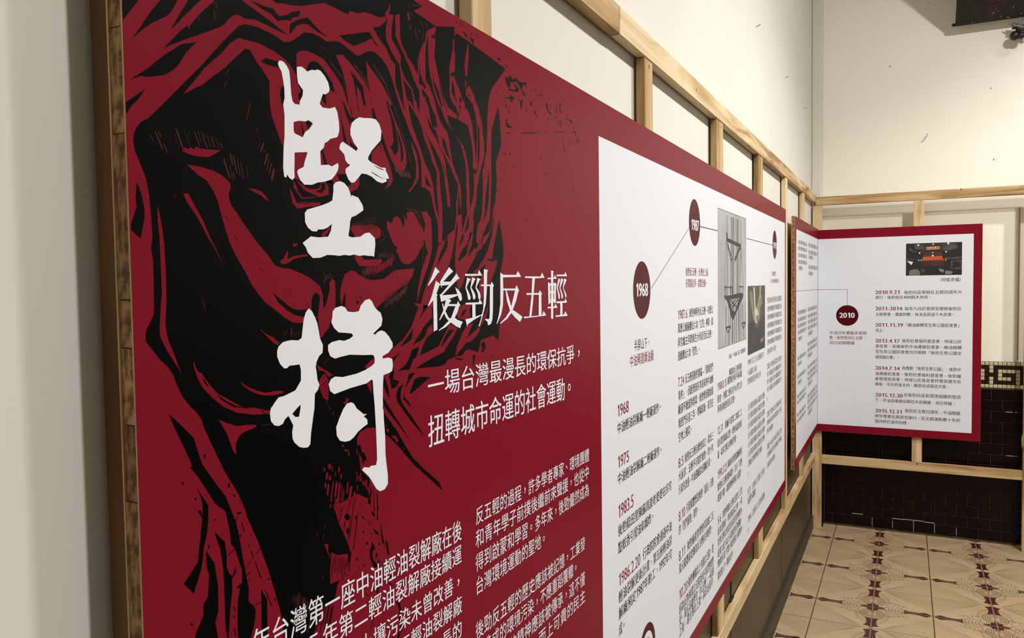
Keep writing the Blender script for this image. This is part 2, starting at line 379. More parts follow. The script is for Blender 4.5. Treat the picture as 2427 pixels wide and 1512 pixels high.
bar_holes('knot_hole', ff, [(.058, YFF-.0002, .373, .005, 'y'), (.232, YFF-.0002, 1.6895, .0045, 'y')])
# ---------------------------------------------------------------- exhibition panels
XB, TB = -.3950, .0135
ZB0, ZB1 = .5005, 1.5340
def panel_core(t, x0, x1, y0, y1, z0, z1, ax):
    """blockboard: two veneers with a core whose end shows stacked blocks"""
    v = .0013
    if ax == 'x':
        box('veneer', x0, x0+v, y0, y1, z0, z1, M['veneer'], t)
        box('veneer', x1-v, x1-.0002, y0, y1, z0, z1, M['veneer'], t)
    else:
        box('veneer', x0, x1, y1-v, y1, z0, z1, M['veneer'], t)
        box('veneer', x0, x1, y0+.0002, y0+v, z0, z1, M['veneer'], t)
    z = z0; k = 0
    rr = random.Random(int(y0*1000))
    while z < z1-.001:
        h = min(rr.choice((.028, .045, .06, .075, .095)), z1-z)
        if z1-z-h < .02: h = z1-z
        ins = rr.choice((.0002, .0007, .0011))
        if ax == 'x': box('core_block', x0+v, x1-v, y0+ins, y1-.0004, z+.0003, z+h-.0003, M['core'], t)
        else: box('core_block', x0+.0004, x1-ins, y0+v, y1-v, z+.0003, z+h-.0003, M['core'], t)
        z += h
b1 = thing('exhibition_panel', 'long crimson exhibition panel with woodcut portrait, big white calligraphy and 1968 to 1987 timeline', 'panel', (XB, .302, ZB0))
panel_core(b1, XB-TB, XB, .3020, 3.0465, ZB0, ZB1, 'x')
b2 = thing('exhibition_panel', 'narrow white panel with crimson border in the corner, left of the end panel', 'panel', (XB, 3.310, ZB0))
YB = 4.2350
panel_core(b2, XB-TB, XB, 3.3100, YB-.0005, ZB0+.004, 1.5300, 'x')
b3 = thing('exhibition_panel', 'end panel on the back frame with 2010 dot, dated list and temple photograph', 'panel', (XB, YB, ZB0))
panel_core(b3, -.3945, .3200, YB, YB+TB, .5045, 1.5245, 'y')
# -- flat print: polygons on a panel face. plane 'L' = left boards (X const), 'F' = end board (Y const)
LV = .00016
def P3(pl, px, py, lv):
    if pl == 'L':
        p = at(px, py, X=XB); return (XB+LV*lv, p.y, p.z)
    p = at(px, py, Y=YB); return (p.x, YB-LV*lv, p.z)
def uv3(pl, u, z, lv): return (XB+LV*lv, u, z) if pl == 'L' else (u, YB-LV*lv, z)
class Print:
    """polygons printed one over the other; each lies a few thousandths of a millimetre above the last"""
    def __init__(s, pl, clamp=None, base=.00018): s.pl, s.J, s.cl, s.base = pl, [], clamp, base
    def loops(s, L, lv, mi):
        if s.cl: L = [[(max(s.cl[0], min(s.cl[1], a)), max(s.cl[2], min(s.cl[3], b))) for a, b in l] for l in L]
        s.J.append((lv, L, mi))
    def px(s, pts, lv, mi):
        """measured image points on this face"""
        l = []
        for (x, y) in pts:
            q = P3(s.pl, x, y, 0); l.append((q[1] if s.pl == 'L' else q[0], q[2]))
        s.loops([l], lv, mi)
    def ipoly(s, Ls, lv, mi):
        s.loops([[((lambda q: (q[1] if s.pl == 'L' else q[0], q[2]))(P3(s.pl, x, y, 0))) for x, y in l] for l in Ls], lv, mi)
    def rect(s, u0, u1, z0, z1, lv, mi): s.loops([[(u0, z0), (u1, z0), (u1, z1), (u0, z1)]], lv, mi)
    def disc(s, u, z, r, lv, mi, ri=0, n=40):
        o = [(u+r*math.cos(2*math.pi*k/n), z+r*math.sin(2*math.pi*k/n)) for k in range(n)]
        if ri: s.loops([o, [(u+ri*math.cos(2*math.pi*k/n), z+ri*math.sin(2*math.pi*k/n)) for k in range(n)]], lv, mi)
        else: s.loops([o], lv, mi)
    def seg(s, a, b, w, lv, mi):
        dx, dy = b[0]-a[0], b[1]-a[1]; l = math.hypot(dx, dy) or 1; nx, ny = -dy/l*w/2, dx/l*w/2
        s.loops([[(a[0]+nx, a[1]+ny), (a[0]-nx, a[1]-ny), (b[0]-nx, b[1]-ny), (b[0]+nx, b[1]+ny)]], lv, mi)
    def build(s, name, mats, parent, label=None):
        V, F, mm, done = [], [], [], []
        for lv, L, mi in sorted(s.J, key=lambda j: j[0]):
            xs = [p[0] for p in L[0]]; zs = [p[1] for p in L[0]]; bb = (min(xs), max(xs), min(zs), max(zs))
            k = 1+max([q[4] for q in done if q[0] < bb[1] and q[1] > bb[0] and q[2] < bb[3] and q[3] > bb[2]], default=0)
            done.append((*bb, k)); h = (s.base+k*5e-6)/LV; flat = [p for l in L for p in l]
            for t in tessellate_polygon([[Vector((a, b, 0)) for a, b in l] for l in L]):
                a, b, c = (flat[i] for i in t)
                n = (b[0]-a[0])*(c[1]-a[1])-(b[1]-a[1])*(c[0]-a[0])
                if abs(n) < 1e-12: continue
                o = len(V); V += [uv3(s.pl, p[0], p[1], h) for p in ((a, b, c) if n > 0 else (a, c, b))]; F.append((o, o+1, o+2)); mm.append(mi)
        o = mk(name, V, F, mats, parent, None, mm); print(name, 'layers', max(q[4] for q in done))
        if label: o['label'] = label
        return o
def uz(pl, x, y):
    q = P3(pl, x, y, 0); return (q[1] if pl == 'L' else q[0], q[2])
# -- lettering: glyph outlines of the built-in font laid flat on the face
_fc = bpy.data.curves.new('lettering', 'FONT'); _fc.resolution_u = 2; _fo = bpy.data.objects.new('lettering', _fc); C.objects.link(_fo)
GL = {}
def glyph(ch, fine=False):
    k = (ch, fine)
    if ch == '1' and k not in GL:
        GL[k] = ([(.20, 0), (.31, 0), (.31, .69), (.22, .69), (.06, .56), (.11, .49), (.20, .55)], [(0, 1, 2, 6), (2, 3, 4, 5, 6)])
    if k not in GL:
        _fc.resolution_u = 3 if fine else 1
        _fc.body = ch; _fo.update_tag(); bpy.context.view_layer.update()
        m = bpy.data.meshes.new_from_object(_fo.evaluated_get(bpy.context.evaluated_depsgraph_get()))
        GL[k] = ([(v.co.x, v.co.y) for v in m.vertices], [tuple(p.vertices) for p in m.polygons]); bpy.data.meshes.remove(m)
    return GL[k]
def adv(ch):
    o = ord(ch)
    if ch == ' ': return .30
    if o > 0x2E80 or ch in '—': return 1.0
    if ch in '.1' : return .22 if ch == '.' else .5
    if ch in '()-': return .32
    return .50
FUL = '，。、'
class Text:
    def __init__(s, pl, base=0): s.pl, s.V, s.F, s.m, s.base = pl, [], [], [], base
    def line(s, txt, x0, yb, x1, yt, lv=3, mi=0, thick=0, right=False):
        """txt from image x0 to x1; yb/yt = foot and head of the glyphs at the left end (right end when right=True)"""
        xr = x1 if right else x0
        z0 = uz(s.pl, xr, yb)[1]; z1 = uz(s.pl, xr, yt)[1]
        u0 = uz(s.pl, x0, yb)[0]; u1 = uz(s.pl, x1, yb)[0]
        s.uv(txt, u0, u1, z0, z1, lv, mi, thick)
    def uv(s, txt, u0, u1, z0, z1, lv=3, mi=0, thick=0):
        if thick == 0 and s.base == 0: thick = .016
        tot = sum(adv(c) for c in txt)-.08
        cjk = any(ord(c) > 0x2E80 for c in txt)
        sx = (u1-u0)/tot; sz = (z1-z0)/(.88 if cjk else .70); zb = z0+(.085*sz if cjk else 0)
        pen = -.04
        for c in txt:
            if c != ' ':
                gv, gf = glyph(c, s.base > 0 or ord(c) < 128)
                w = adv(c)
                cx = .27 if c in FUL else 0 if w == 1.0 else (w-(max(a for a, b in gv)+min(a for a, b in gv)))/2 if gv else 0
                k = 1.0
                for t in (range(1) if thick <= 0 else range(1, 3) if thick < .011 or thick == .016 else range(5)):
                    ox, oz = ((0, 0), (thick, 0), (-thick, 0), (thick*.5, 0), (-thick*.5, 0))[t]
                    o = len(s.V)
                    s.V += [uv3(s.pl, u0+(pen+cx+a+ox)*sx, zb+((b+(.28 if c in FUL else 0))*(1 if not (cjk and w < 1) else 1.1)+oz)*sz, (.00048 if s.base else .00028)/LV+t*.04) for a, b in gv]
                    s.F += [tuple(i+o for i in f) for f in gf]; s.m += [mi]*len(gf)
            pen += adv(c)
    def build(s, name, mats, parent, label=None):
        o = mk(name, s.V, s.F, mats, parent, None, s.m)
        if label: o['label'] = label
        return o
ART = '''
1 Z 646,-60 B 400,0 455,45 560,48 650,70 820,85 1140,40 1480,205 1500,155 1620,190 1720,175 1814,200 C 105,250 205,235 215,292 120,380 20,385 110,550 215,690 280,850 340,920 345,1200 380,1310 440,1490 400,1490 350,1330 290,1120 230,960 130,820 60,760 0,730 B 1740,740 1660,790 1600,795 1480,700 1370,610 1290,590 1170,595 1080,530 980,480 850,465 720,560 630,605 560,600 400,490 180,390 0,345 A 1730,370 1590,500 1450,650 1200,930 880,1250 620,1512 E 540,140 430,240 320,300 250,390 225,470 215,560 235,700 300,850 390,1080 440,1320 460,1512 I 480,300 490,500 470,660 500,820 505,1000 515,1512 O 510,150 440,300 400,380 390,500 410,560 500,670 600,800 710,900 780,1000 850,1180 930,1340 1040,1480 S 1120,100 1190,200 1250,370 1400,690 1530,960 1680,1200 1750,1330 1814,1480 T 1000,130 1120,400 1250,760 1330,1030 1390,1250 1440,1600 U 400,1600 410,1400 450,1100 480,900 590,700 640,560 600,420 500,200 440,0 P 1250,1440 1380,1400 1500,1330 1620,1270 1740,1330 1814,1300 Q 300,1230 270,1050 150,930 110,620 90,500 130,390 250,325 350,320 500,420 560,460 700,600 900,840 1100,1020 1320,1220 1270,1100 1060,920 900,760 780,570 650,330 480,110 N 160,1400 160,1030 300,900 370,970 440,950 540,945 630,930 800,910 950,900 1050,870 1100,800 1200,760 1300,740 1370,640 1530,690 1570,520 1750,450 Z 1181,807 1184,767 1186,700 1186,645 1193,605 1193,582 1183,519 1172,575 L 1720,850 1700,750 1740,600 1800,180 1814,60 Z 1178,490 H 155,1340 200,1200 215,1060 225,890 210,640 290,385 265,0 D 245,1210 H 145,160 D 90,1500 100,1180 130,1040 160,950 215,880 350,690 C 1814,905 1520,690 1400,600 1225,480 1190,510 1190,385 920,375 600,155 730,95 600,0 Z 975,-60
1 A 50,-60 60,0 290,0 230,80 65,285 30,280
1 A 610,0 850,0 780,130 740,190 650,250 480,330 340,430 200,545 330,370 450,180 560,50
1 Z 384,0 390,-30 430,-30 422,0
1 A 1000,0 1190,0 1100,70 1020,160 920,250 860,320 750,425 830,290 930,120
1 A 1000,0 1190,0 1230,-120 1050,-120
1 A 1370,-200 1370,20 1250,120 1150,220 1040,350 1010,430 1000,360 900,430 650,690 760,640 1000,550 1200,480 1450,390 1520,350 1600,260 1660,210 1730,215 1814,265 B 150,280 280,340 400,400 610,500 400,330 250,220 100,110 0,40 A 1770,0 1700,-120
1 B 90,10 170,40 280,90 400,120 490,235 600,215 680,170 800,155 770,240 680,250 660,300 600,285 470,300 370,190 250,130
1 B 650,345 720,300 800,270 900,250 960,320 1060,430 1185,530 1050,460 900,345 830,340 740,370 640,500
1 B 1355,510 1540,485 1740,460 1790,465 1814,510 C 50,600 108,668 50,630 B 1830,560 1780,560 1720,600 1560,655 1450,590
1 A 1125,600 900,635 800,700 640,800 420,980 170,1138 350,1080 380,1100 500,1095 680,1070 840,960 900,870 960,770 1040,680
1 A 385,1270 290,1340 80,1455 E 85,175 200,50 A 290,1420
1 E 262,1165 250,1400 265,1512 I 250,100 185,300 185,390 320,515 345,380 380,200 365,0 E 370,1512 330,1320 280,1190
1 S 730,130 870,260 980,370 1080,465 1160,720 1210,860 1400,1130 1540,1310 1612,1490 T 870,190 900,320 940,560 970,700 1000,870 1015,940 1010,1090 1060,1130 1095,1190 1085,1320 1020,1600 900,1600 885,1400 890,1080 915,940 870,930 935,880 940,740 880,560 855,480 810,430 800,300 750,60 690,0 S 1480,1490 1380,1400 1250,1190 1130,1010 1030,890 1060,870 950,620 800,310
1 S 1130,1195 1285,1430 T 550,0 550,150 535,310 495,480 490,580 470,720 380,1000 270,890 430,640 450,450 480,150 485,0 S 1212,1430 1190,1340
1 T 525,510 620,650 660,900 665,1200 630,1340 680,1600 380,1600 410,1450 495,1250 495,1120 545,1040 560,780 530,690
1 T 620,290 740,410 760,560 760,700 800,790 835,790 860,690 868,760 820,830 825,970 800,1200 780,1600 750,1400 730,860 720,700 690,500
1 T 1155,955 1225,1070 1230,1600 1165,1600 1160,1100
2 A 930,1350 1110,1130 1230,980 1480,760 1600,620 1720,545 1814,570 B 200,620 440,750 560,840 650,940 730,1070 745,1200 750,1512 F 750,700 900,740 840,950 750,1000 770,1120 700,1100 560,690 480,480 380,200 355,0 B 350,1160 240,980 160,880 100,760 60,710 0,700 A 1814,700 1650,850 1500,990 1350,1100 1200,1220 1100,1260
2 B 740,765 800,730 860,725 990,770 1130,850 1300,1080 1400,1250 1485,1512 F 1530,200 1520,330 1500,440 1600,700 1440,700 1480,900 1440,1060 1320,1040 1230,1120 1270,1190 1340,1140 F 1000,1100 760,1120 750,700 B 745,1512 750,1000 735,900
2 B 1300,785 1400,785 1530,930 1700,1150 1800,1330 F 1814,40 1830,250 1700,240 1560,240 1500,200 1480,0 B 1450,1250 1400,1030
2 B 1735,875 1790,960 C 60,1080 150,1200 240,1380 300,1500 G 240,60 0,110 C 0,1400 B 1760,1150
2 F 1480,1220 1530,1180 1640,1090 1640,1200 1600,1260 1500,1310
2 F 1240,1130 1320,1040 1350,1130 1270,1195
3 B 890,970 920,900 980,875 1040,890 1120,980 1250,1180 1290,1335 1200,1270 1000,1050 880,1020
3 B 1510,1010 1600,1120 1690,1240 1730,1512 1700,1512 1660,1330 1600,1230 1615,1512 1580,1300 1560,1150
3 B 230,885 290,830 400,860 500,890 500,975 340,935
3 B 520,1240 560,1240 565,1512 530,1512 500,1350
3 B 750,1180 835,1290 810,1400 785,1470 760,1350 800,1300
3 B 1120,1350 1160,1350 1165,1512 1090,1420
3 F 1390,-30 1420,20 1470,140 1530,260 1500,330 1450,200
3 F 1355,100 1380,230 1440,500 1475,620 1410,560 1390,350
3 F 1465,440 1500,560 1560,640 1615,680 1590,715 1510,640
3 F 1500,10 1540,200 1525,210
3 F 1600,0 1640,130 1630,150
3 F 1720,0 1750,110 1735,90
3 F 800,270 845,430 870,450 845,520 830,500
3 F 860,280 910,280 960,320 905,395
3 F 1090,700 1120,700 1180,910 1140,915
3 F 1325,1045 1440,1045 1520,1180 1470,1210
3 F 1235,1120 1250,1130 1275,1190 1255,1200
2 E 915,715 945,660 1000,680 1040,660 1080,690 1110,650 1180,680 1280,690 1470,700 1390,750 1300,800 1180,795 1050,770
2 E 980,905 1180,940 1350,990 1480,1060 1600,1170 1612,1240 1578,1330 1590,1400 1630,1512 I 1700,150 1814,330 J 180,580 320,740 430,900 520,935 650,950 820,1020 950,1090 1080,1210 1115,1310 1135,1512 M 1060,190 860,270 740,275 680,262 560,190 450,100 320,0 J 300,1440 200,1320 100,1180 0,985 I 1700,790 1590,560 1490,230 1430,0 E 1430,1440 1370,1300 1270,1140 1150,1060
2 E 930,1330 965,1315 1005,1325 1105,1512 I 1200,230 1320,510 1390,650 1508,888 1370,640 1290,510 1150,240 990,0 E 990,1450
2 I 560,50 585,130 625,350 660,640 680,1000 688,1300 685,1512 O 675,300 690,420 730,560 780,670 840,830 912,1025 860,920 780,800 690,660 600,470 590,350 610,0 I 625,1300 610,950 590,500 565,250
2 O 1085,820 1105,905 1160,990 1190,990 1250,1080 1340,1200 1430,1290 1560,1360 1700,1440 1814,1490 P 150,40 300,75 360,75 350,120 250,130 120,138 0,120 O 1700,1560 1500,1470 1350,1350 1200,1190 1130,1050 1075,880
3 O 1200,1060 1250,1110 1300,1190 1280,1190 1240,1150
3 O 1400,1290 1560,1400 1700,1465 P 120,60 0,45 O 1650,1480 1480,1380
3 P 230,70 250,70 300,130 280,132
2 O 1755,1125 1814,1165 M 60,1200 200,1255 300,1275 420,1250 540,1245 560,1270 500,1290 390,1315 250,1310 120,1270 30,1220 O 1780,1165
2 M 200,350 300,430 400,480 500,560 470,600 400,550 270,420
2 S 1440,210 1560,260 1700,300 P 0,288 150,280 165,310 100,340 0,380 S 1740,430 1690,530 1680,620 1695,718 1640,640 1560,420
2 F 50,1250 130,1255 230,1290 290,1350 345,1430 300,1410 230,1350 150,1310
2 F 640,1250 680,1310 740,1450 900,1440 920,1460 1090,1450 1080,1480 1000,1510 880,1512 J 750,85 700,20 F 690,1480
2 F 690,1140 730,1200 760,1290 820,1380 920,1375 1080,1370 1200,1340 1200,1240 1150,1150 1080,1170 1090,1200 1050,1250 1000,1260 900,1250 760,1150 720,1050 760,1170 860,1280 1000,1340 1060,1370 920,1390 810,1395 750,1310 700,1230
3 F 870,1205 960,1195 1080,1175 1040,1225 950,1245 900,1240
3 F 1100,1170 1150,1180 1150,1260 1090,1320 1010,1290 1090,1260
2 J 700,0 1090,0 1070,35 900,60 760,88 720,60
3 J 730,0 930,0 900,15 740,10
2 J 500,850 560,790 590,720 620,695 610,810 700,770 800,750 900,745 905,765 800,780 700,810 630,860 560,890
2 J 680,620 700,590 755,585 740,620 690,632
2 J 1110,440 1150,410 1210,350 1230,370 1180,440 1140,490 1100,490
2 J 1515,390 1530,330 1640,322 1740,330 1800,310 1830,310 1900,340 1950,400 1945,490 1885,525 1830,480 1590,495
2 J 1565,755 1670,765 1700,815 1814,820 1950,812 1970,850 1900,905 1640,912 1590,830
2 J 1365,1380 1370,1250 1405,1100 1440,1020 1520,975 1590,990 1640,1040 1750,1095 1814,1112 1914,1105 1994,1090 2144,975 2244,960 2429,945 2404,1050 2324,1170 2214,1240 2114,1330 2014,1400 1894,1500 1880,1560 1640,1570 1440,1550 1440,1260 1385,1470
2 J 1210,1150 1260,1090 1290,1130 1300,1300 1295,1512 M 1260,100 1235,230 1200,350 1130,440 1085,500 1060,300 1050,190 1070,30 J 1150,1500 1190,1350 1215,1250
3 J 1010,1283 1075,1335 1065,1512 M 1060,10 1048,190 1000,185 955,90 J 952,1400 975,1340
3 J 405,1300 520,1390 640,1490 M 690,70 740,85 890,85 860,190 720,165 620,105 500,0 J 470,1420
3 J 1115,1370 1130,1512 1150,1500 1190,1360 1140,1350
3 J 1600,1400 1635,1420 1620,1460 1595,1440
3 J 1620,1335 1670,1360 1690,1400 1650,1370
2 L 220,260 290,300 320,215 370,195 420,250 460,370 480,250 450,180 490,230 520,250 500,150 550,130 600,140 650,230 700,320 740,380 755,520 740,600 690,700 640,800 560,870 490,890 430,850 400,790 385,735 350,715 370,640 330,620 290,540 260,450 225,370
2 L 720,130 790,130 850,230 865,400 870,620 850,760 810,920 760,1050 710,1200 650,1450 665,1250 700,1060 720,960 780,760 810,740 760,540 740,500 760,400 770,300 740,220
3 L 785,650 815,740 808,750 790,700
3 L 720,960 755,860 785,750 770,760
2 M 1020,860 1100,920 1270,1020 1200,1050 1130,960 1060,960
2 M 1060,1120 1100,1030 1150,1000 1200,1100 1200,1300 1190,1390 1120,1340 1080,1230
2 M 1720,900 1814,800 1814,900 1740,930
2 M 1745,1140 1790,1110 1814,1130 1814,1290
2 N 0,800 40,790 45,840 0,880
2 M 1410,1410 1450,1390 1440,1340 1470,1370 1495,1350 1480,1400 1440,1450
2 C 225,295 205,400 210,570 290,750 400,930 425,1130 450,1350 465,1512 540,1512 505,1400 470,1230 450,1130 575,1300 595,1420 600,1512 645,1512 590,1290 480,1120 440,1020 415,930 420,800 290,560 285,420 315,210 250,210 270,100 260,45 235,150 190,180 205,235
2 C 340,215 405,205 410,540 430,620 520,830 590,920 665,1080 665,850 690,740 730,650 765,590 785,440 805,430 790,560 775,700 770,850 775,1150 840,1260 890,1400 920,1512 850,1512 820,1400 770,1380 780,1512 690,1512 685,1300 650,1240 590,1100 560,1010 470,800 390,620 345,530
3 C 683,930 700,1060 740,1170 780,1240 780,1285 720,1220 680,1200
3 C 720,1260 800,1370 820,1400 735,1380
2 C 810,430 920,380 920,440 900,520 915,580 905,700 900,800 935,970 985,1200 1020,1350 1090,1512 960,1512 900,1330 870,1200 845,1100 820,950 815,800 810,600 800,520
3 C 877,1000 893,1160 960,1300 1015,1512 990,1512 930,1350 885,1200
3 C 950,1100 975,1200 1010,1330 1060,1512 1045,1512 1000,1350
3 C 850,520 900,490 900,560
2 C 1170,560 1190,570 1190,640 1180,680 1195,780 1195,1000 1185,1100 1220,1200 1260,1290 1300,1400 1335,1512 1250,1512 1200,1380 1190,1250 1150,1140 1150,1330 1190,1400 1240,1512 1185,1512 1130,1400 1120,1300 1120,1100 1115,960 1140,820 1165,720
3 C 1130,1080 1150,1040 1195,1030 1195,1080 1140,1100
3 C 1260,1400 1290,1400 1290,1470 1265,1470
2 C 1387,625 1395,640 1385,910 1370,1100 1350,1090 1332,930 1360,750
2 C 1335,1160 1360,1160 1355,1250 1345,1250
2 C 1395,1225 1440,1300 1470,1370 1505,1512 1460,1512 1400,1420 1355,1360 1352,1290
3 C 1370,1350 1425,1370 1425,1385 1375,1365
2 G 15,50 205,-10 240,0 290,140 340,270 400,420 465,620 495,740 500,900 470,990 430,1005 370,960 300,870 250,760 215,650 180,560 140,430 100,310 50,180
3 G 212,0 235,0 262,120 320,280 355,420 380,600 385,700 340,785 262,650 290,640 318,570 300,400 270,230 230,90
3 G 358,400 380,520 410,650 420,760 422,870 445,872 455,780 450,680 410,520
2 G 120,590 150,610 200,750 250,880 295,1040 305,1140 280,1190 185,1275 230,1190 240,1110 215,1000 190,930 160,780 130,650
2 G 0,740 110,620 150,750 190,900 200,950 100,940 0,880
2 G 565,580 600,640 650,760 680,1000 680,1090 640,1180 540,1310 530,1290 600,1190 640,1080 640,900 600,740
2 G 380,-10 430,0 473,135 470,0 520,0 545,170 590,370 640,510 700,680 760,870 830,1020 875,1170 890,1280 915,1512 885,1512 860,1360 820,1280 770,1240 718,1230 715,1000 708,850 680,740 620,600 540,420 480,250 430,130
3 G 770,1040 780,1080 865,1245 775,1190
2 G 515,0 555,0 610,115 600,0 640,0 685,180 690,0 745,0 765,120 800,250 830,380 870,450 930,550 990,680 1040,800 1060,900 1078,1060 1100,1200 1120,1350 1130,1512 1090,1512 1075,1350 1055,1200 1040,1060 1015,950 990,850 940,750 890,650 830,550 780,450 745,380 775,450 815,550 850,650 880,750 910,850 970,1000 975,1100 985,1240 1000,1400 1010,1512 955,1512 945,1400 932,1240 935,1020 865,850 840,750 800,650 760,550 735,450 720,380 660,230 570,90
3 G 1010,840 1035,930 1072,1060 1060,1060 1030,950
3 G 935,1140 960,1210 955,1225 940,1180
2 G 755,0 785,0 820,100 835,200 862,340 850,340 790,200 765,100
2 G 830,0 905,0 930,120 970,250 1030,370 1080,430 1110,540 1120,650 1140,760 1160,880 1200,1010 1250,1130 1280,1260 1285,1512 1215,1512 1230,1300 1240,1200 1170,1040 1110,900 1040,760 970,620 950,520 930,440 875,365 945,380 915,200 870,120
3 G 1005,510 1065,590 1095,730 1150,880 1060,740 1020,640
3 G 1247,1280 1265,1400 1265,1512 1238,1512 1245,1400
2 G 950,0 1060,0 1090,80 1170,150 1225,200 1225,255 1100,205 1080,200 1095,240 1120,340 1180,450 1250,550 1320,650 1350,750 1370,850 1392,1000 1402,1200 1405,1350 1410,1512 1360,1512 1365,1350 1355,1200 1355,1000 1340,850 1310,750 1290,650 1240,550 1180,450 1120,370 1060,280 1010,150
3 G 985,0 1012,120 1000,110
3 G 1040,0 1085,150 1075,160
3 G 1095,225 1120,360 1110,350
3 G 1310,680 1335,685 1325,705
2 G 1190,0 1240,0 1250,80 1270,120 1240,180 1215,100
2 G 1280,30 1330,0 1340,90 1380,130 1410,220 1445,350 1460,500 1480,650 1490,800 1500,900 1530,930 1500,990 1450,950 1455,800 1440,620 1410,480 1380,345 1320,310 1245,270 1240,220 1270,140
2 G 1440,0 1490,0 1530,100 1555,200 1580,300 1590,400 1610,600 1615,750 1600,850 1570,950 1545,1050 1530,1170 1510,1200 1510,1300 1490,1512 1435,1512 1465,1300 1470,1170 1460,1020 1490,1060 1530,950 1545,830 1550,600 1545,400 1520,320 1525,500 1515,700 1525,900 1505,930 1500,800 1515,500 1505,300 1490,200
2 G 1680,-30 1790,-30 1814,60 1720,400 1715,640 1715,850 1715,1060 1712,1300 1705,1512 1672,1512 1680,1300 1685,1100 1682,980 1665,1100 1640,1300 1620,1512 1590,1512 1595,1300 1595,1150 1590,1000 1610,930 1620,850 1645,720 1655,500 1655,250
2 D 90,1500 100,1180 245,1210 160,1512 H 145,160 85,200
3 G 1615,1045 1680,1080 1670,1090
3 G 1640,700 1660,715 1640,720
2 L 870,0 905,0 945,150 975,280 955,120 950,0 1010,0 1015,270 1020,400 1005,520 1040,560 1080,480 1120,440 1190,390 1215,180 1210,0 1232,0 1235,175 1285,180 1270,0 1282,0 1295,300 1300,430 1320,330 1345,230 1370,150 1360,0 1400,0 1410,100 1440,0 1478,0 1470,100 1455,200 1465,300 1455,400 1450,500 1435,600 1400,700 1380,790 1440,700 1510,620 1500,550 1505,450 1530,300 1560,260 1580,150 1590,0 1620,0 1625,150 1590,280 1640,180 1665,60 1670,0 1702,0 1700,150 1690,250 1640,350 1600,450 1570,550 1570,650 1530,700 1490,780 1440,870 1400,950 1340,1050 1300,1200 1250,1250 1225,1200 1210,1000 1195,900 1195,750 1215,550 1230,400 1240,250 1210,350 1195,520 1170,650 1145,780 1110,900 1060,1000 1000,1150 940,1300 880,1500 N 700,0 600,-10 L 680,1512 720,1400 760,1250 830,1050 880,900 930,740 945,650 960,600 950,500 955,400 945,290 910,160
3 L 1085,470 1095,600 1065,690 1000,800 950,900 930,960 960,800 1030,620 1060,540
3 L 1290,480 1270,560 1250,640 1300,560 1330,480 1310,440
3 L 1400,500 1370,590 1290,690 1240,820 1250,850 1310,790 1360,740 1380,640
3 L 1390,180 1400,330 1380,390 1330,430 1350,340 1370,260
3 L 1510,580 1540,590 1500,670 1480,650
3 L 1500,700 1530,710 1560,860 1540,930 1480,980 1390,1000 1410,930 1490,800
3 L 1020,530 1040,540 1030,555
3 L 960,600 990,570 1000,590 960,615
3 L 1410,420 1450,420 1410,540 1370,620 1390,520
2 L 1765,0 1814,-20 1814,60 1800,180 1780,400 1740,600 1735,780 1650,820 1720,850 1800,820 1790,900 1760,1000 1700,1150 1600,1350 1560,1450 1540,1200 1580,1050 1640,880 1560,950 1500,1050 1430,1150 1380,1100 1500,950 1600,820 1660,700 1700,560 1600,600 1560,700 1600,500 1690,420 1730,250 1740,100
3 L 1765,165 1740,250 1700,430 1640,560 1600,650 1580,720 1640,700 1700,560 1735,430 1745,300
2 N 155,740 230,710 300,640 440,520 560,350 620,190 690,0 750,0 725,120 680,245 740,130 800,50 860,-20 870,190 740,340 700,420 640,500 590,600 690,570 690,610 580,655 560,720 500,860 370,970 320,1030 310,830 410,690 300,780 155,790
3 N 400,615 430,580 520,470 600,340 575,510 480,580
2 N 540,950 600,790 640,770 690,600 610,620 570,640 620,570 700,530 770,470 800,350 870,290 880,410 790,480 730,620 690,740 720,730 960,610 1110,300 1140,290 1230,350 1190,440 1100,580 1040,690 900,760 780,830 700,880 630,930
3 N 1160,370 1190,365 1010,610 1000,590 1060,450 1110,370
3 N 640,650 680,640 640,770 600,790
2 N 1370,300 1460,270 1410,380 1380,460 1330,530 1420,440 1500,370 1540,330 1600,200 1680,0 1640,200 1560,330 1540,400 1500,470 1420,540 1350,560 1310,620 1250,690 1200,760 1220,620 1260,520 1300,420
2 N 1250,60 1320,0 1440,0 1400,80 1420,180 1340,230 1240,210 1210,130
3 N 1300,110 1370,60 1330,150 1270,210
1 N 165,1030 190,1060 240,1200 260,1360 210,1260 165,1150
1 N 250,1040 290,960 310,880 320,960 310,1080 400,1110 350,1200 290,1215 270,1100
1 N 470,1150 385,1200 358,1300 370,1400 408,1451 Q 800,130 920,290 1060,440 950,270 870,150 760,0 N 430,1400 415,1320 430,1210
1 N 160,1330 230,1430 Q 540,0 650,180 730,300 850,510 700,290 600,170 490,20 N 170,1400
1 N 540,1000 630,990 560,1080 480,1220 470,1330 540,1420 575,1490 Q 880,40 840,0 N 520,1430 455,1360 480,1220 520,1090
1 N 620,1080 700,1045 850,1050 760,1120 570,1290 545,1285
1 N 1300,640 1340,600 1420,560 1400,650 1330,680 1290,700 1230,690 1250,660
1 N 1580,560 1620,540 1640,620 1600,700 1570,690 1600,620 1570,610
1 N 1450,740 1490,730 1480,820 1450,910 1460,800
1 N 1735,740 1748,740 1745,780
1 N 1205,770 1310,790 1270,830 1290,810 1210,790
2 Q 500,280 530,300 510,305
2 Q 510,340 550,340 545,400 525,380
2 Q 600,440 650,440 690,520 660,530 640,480 610,480
2 Q 770,610 780,615 755,655
2 Q 590,250 650,310 640,330 600,280
3 P 1605,600 1650,560 1680,680 1730,780 1700,800 1640,700
3 Q 170,670 200,680 240,800 220,790
3 Q 110,600 150,640 160,700 120,680
2 P 1610,1300 1700,1310 1750,1400 1814,1440 1814,1530 1570,1530 1590,1400
3 P 1660,1370 1650,1440 1635,1445
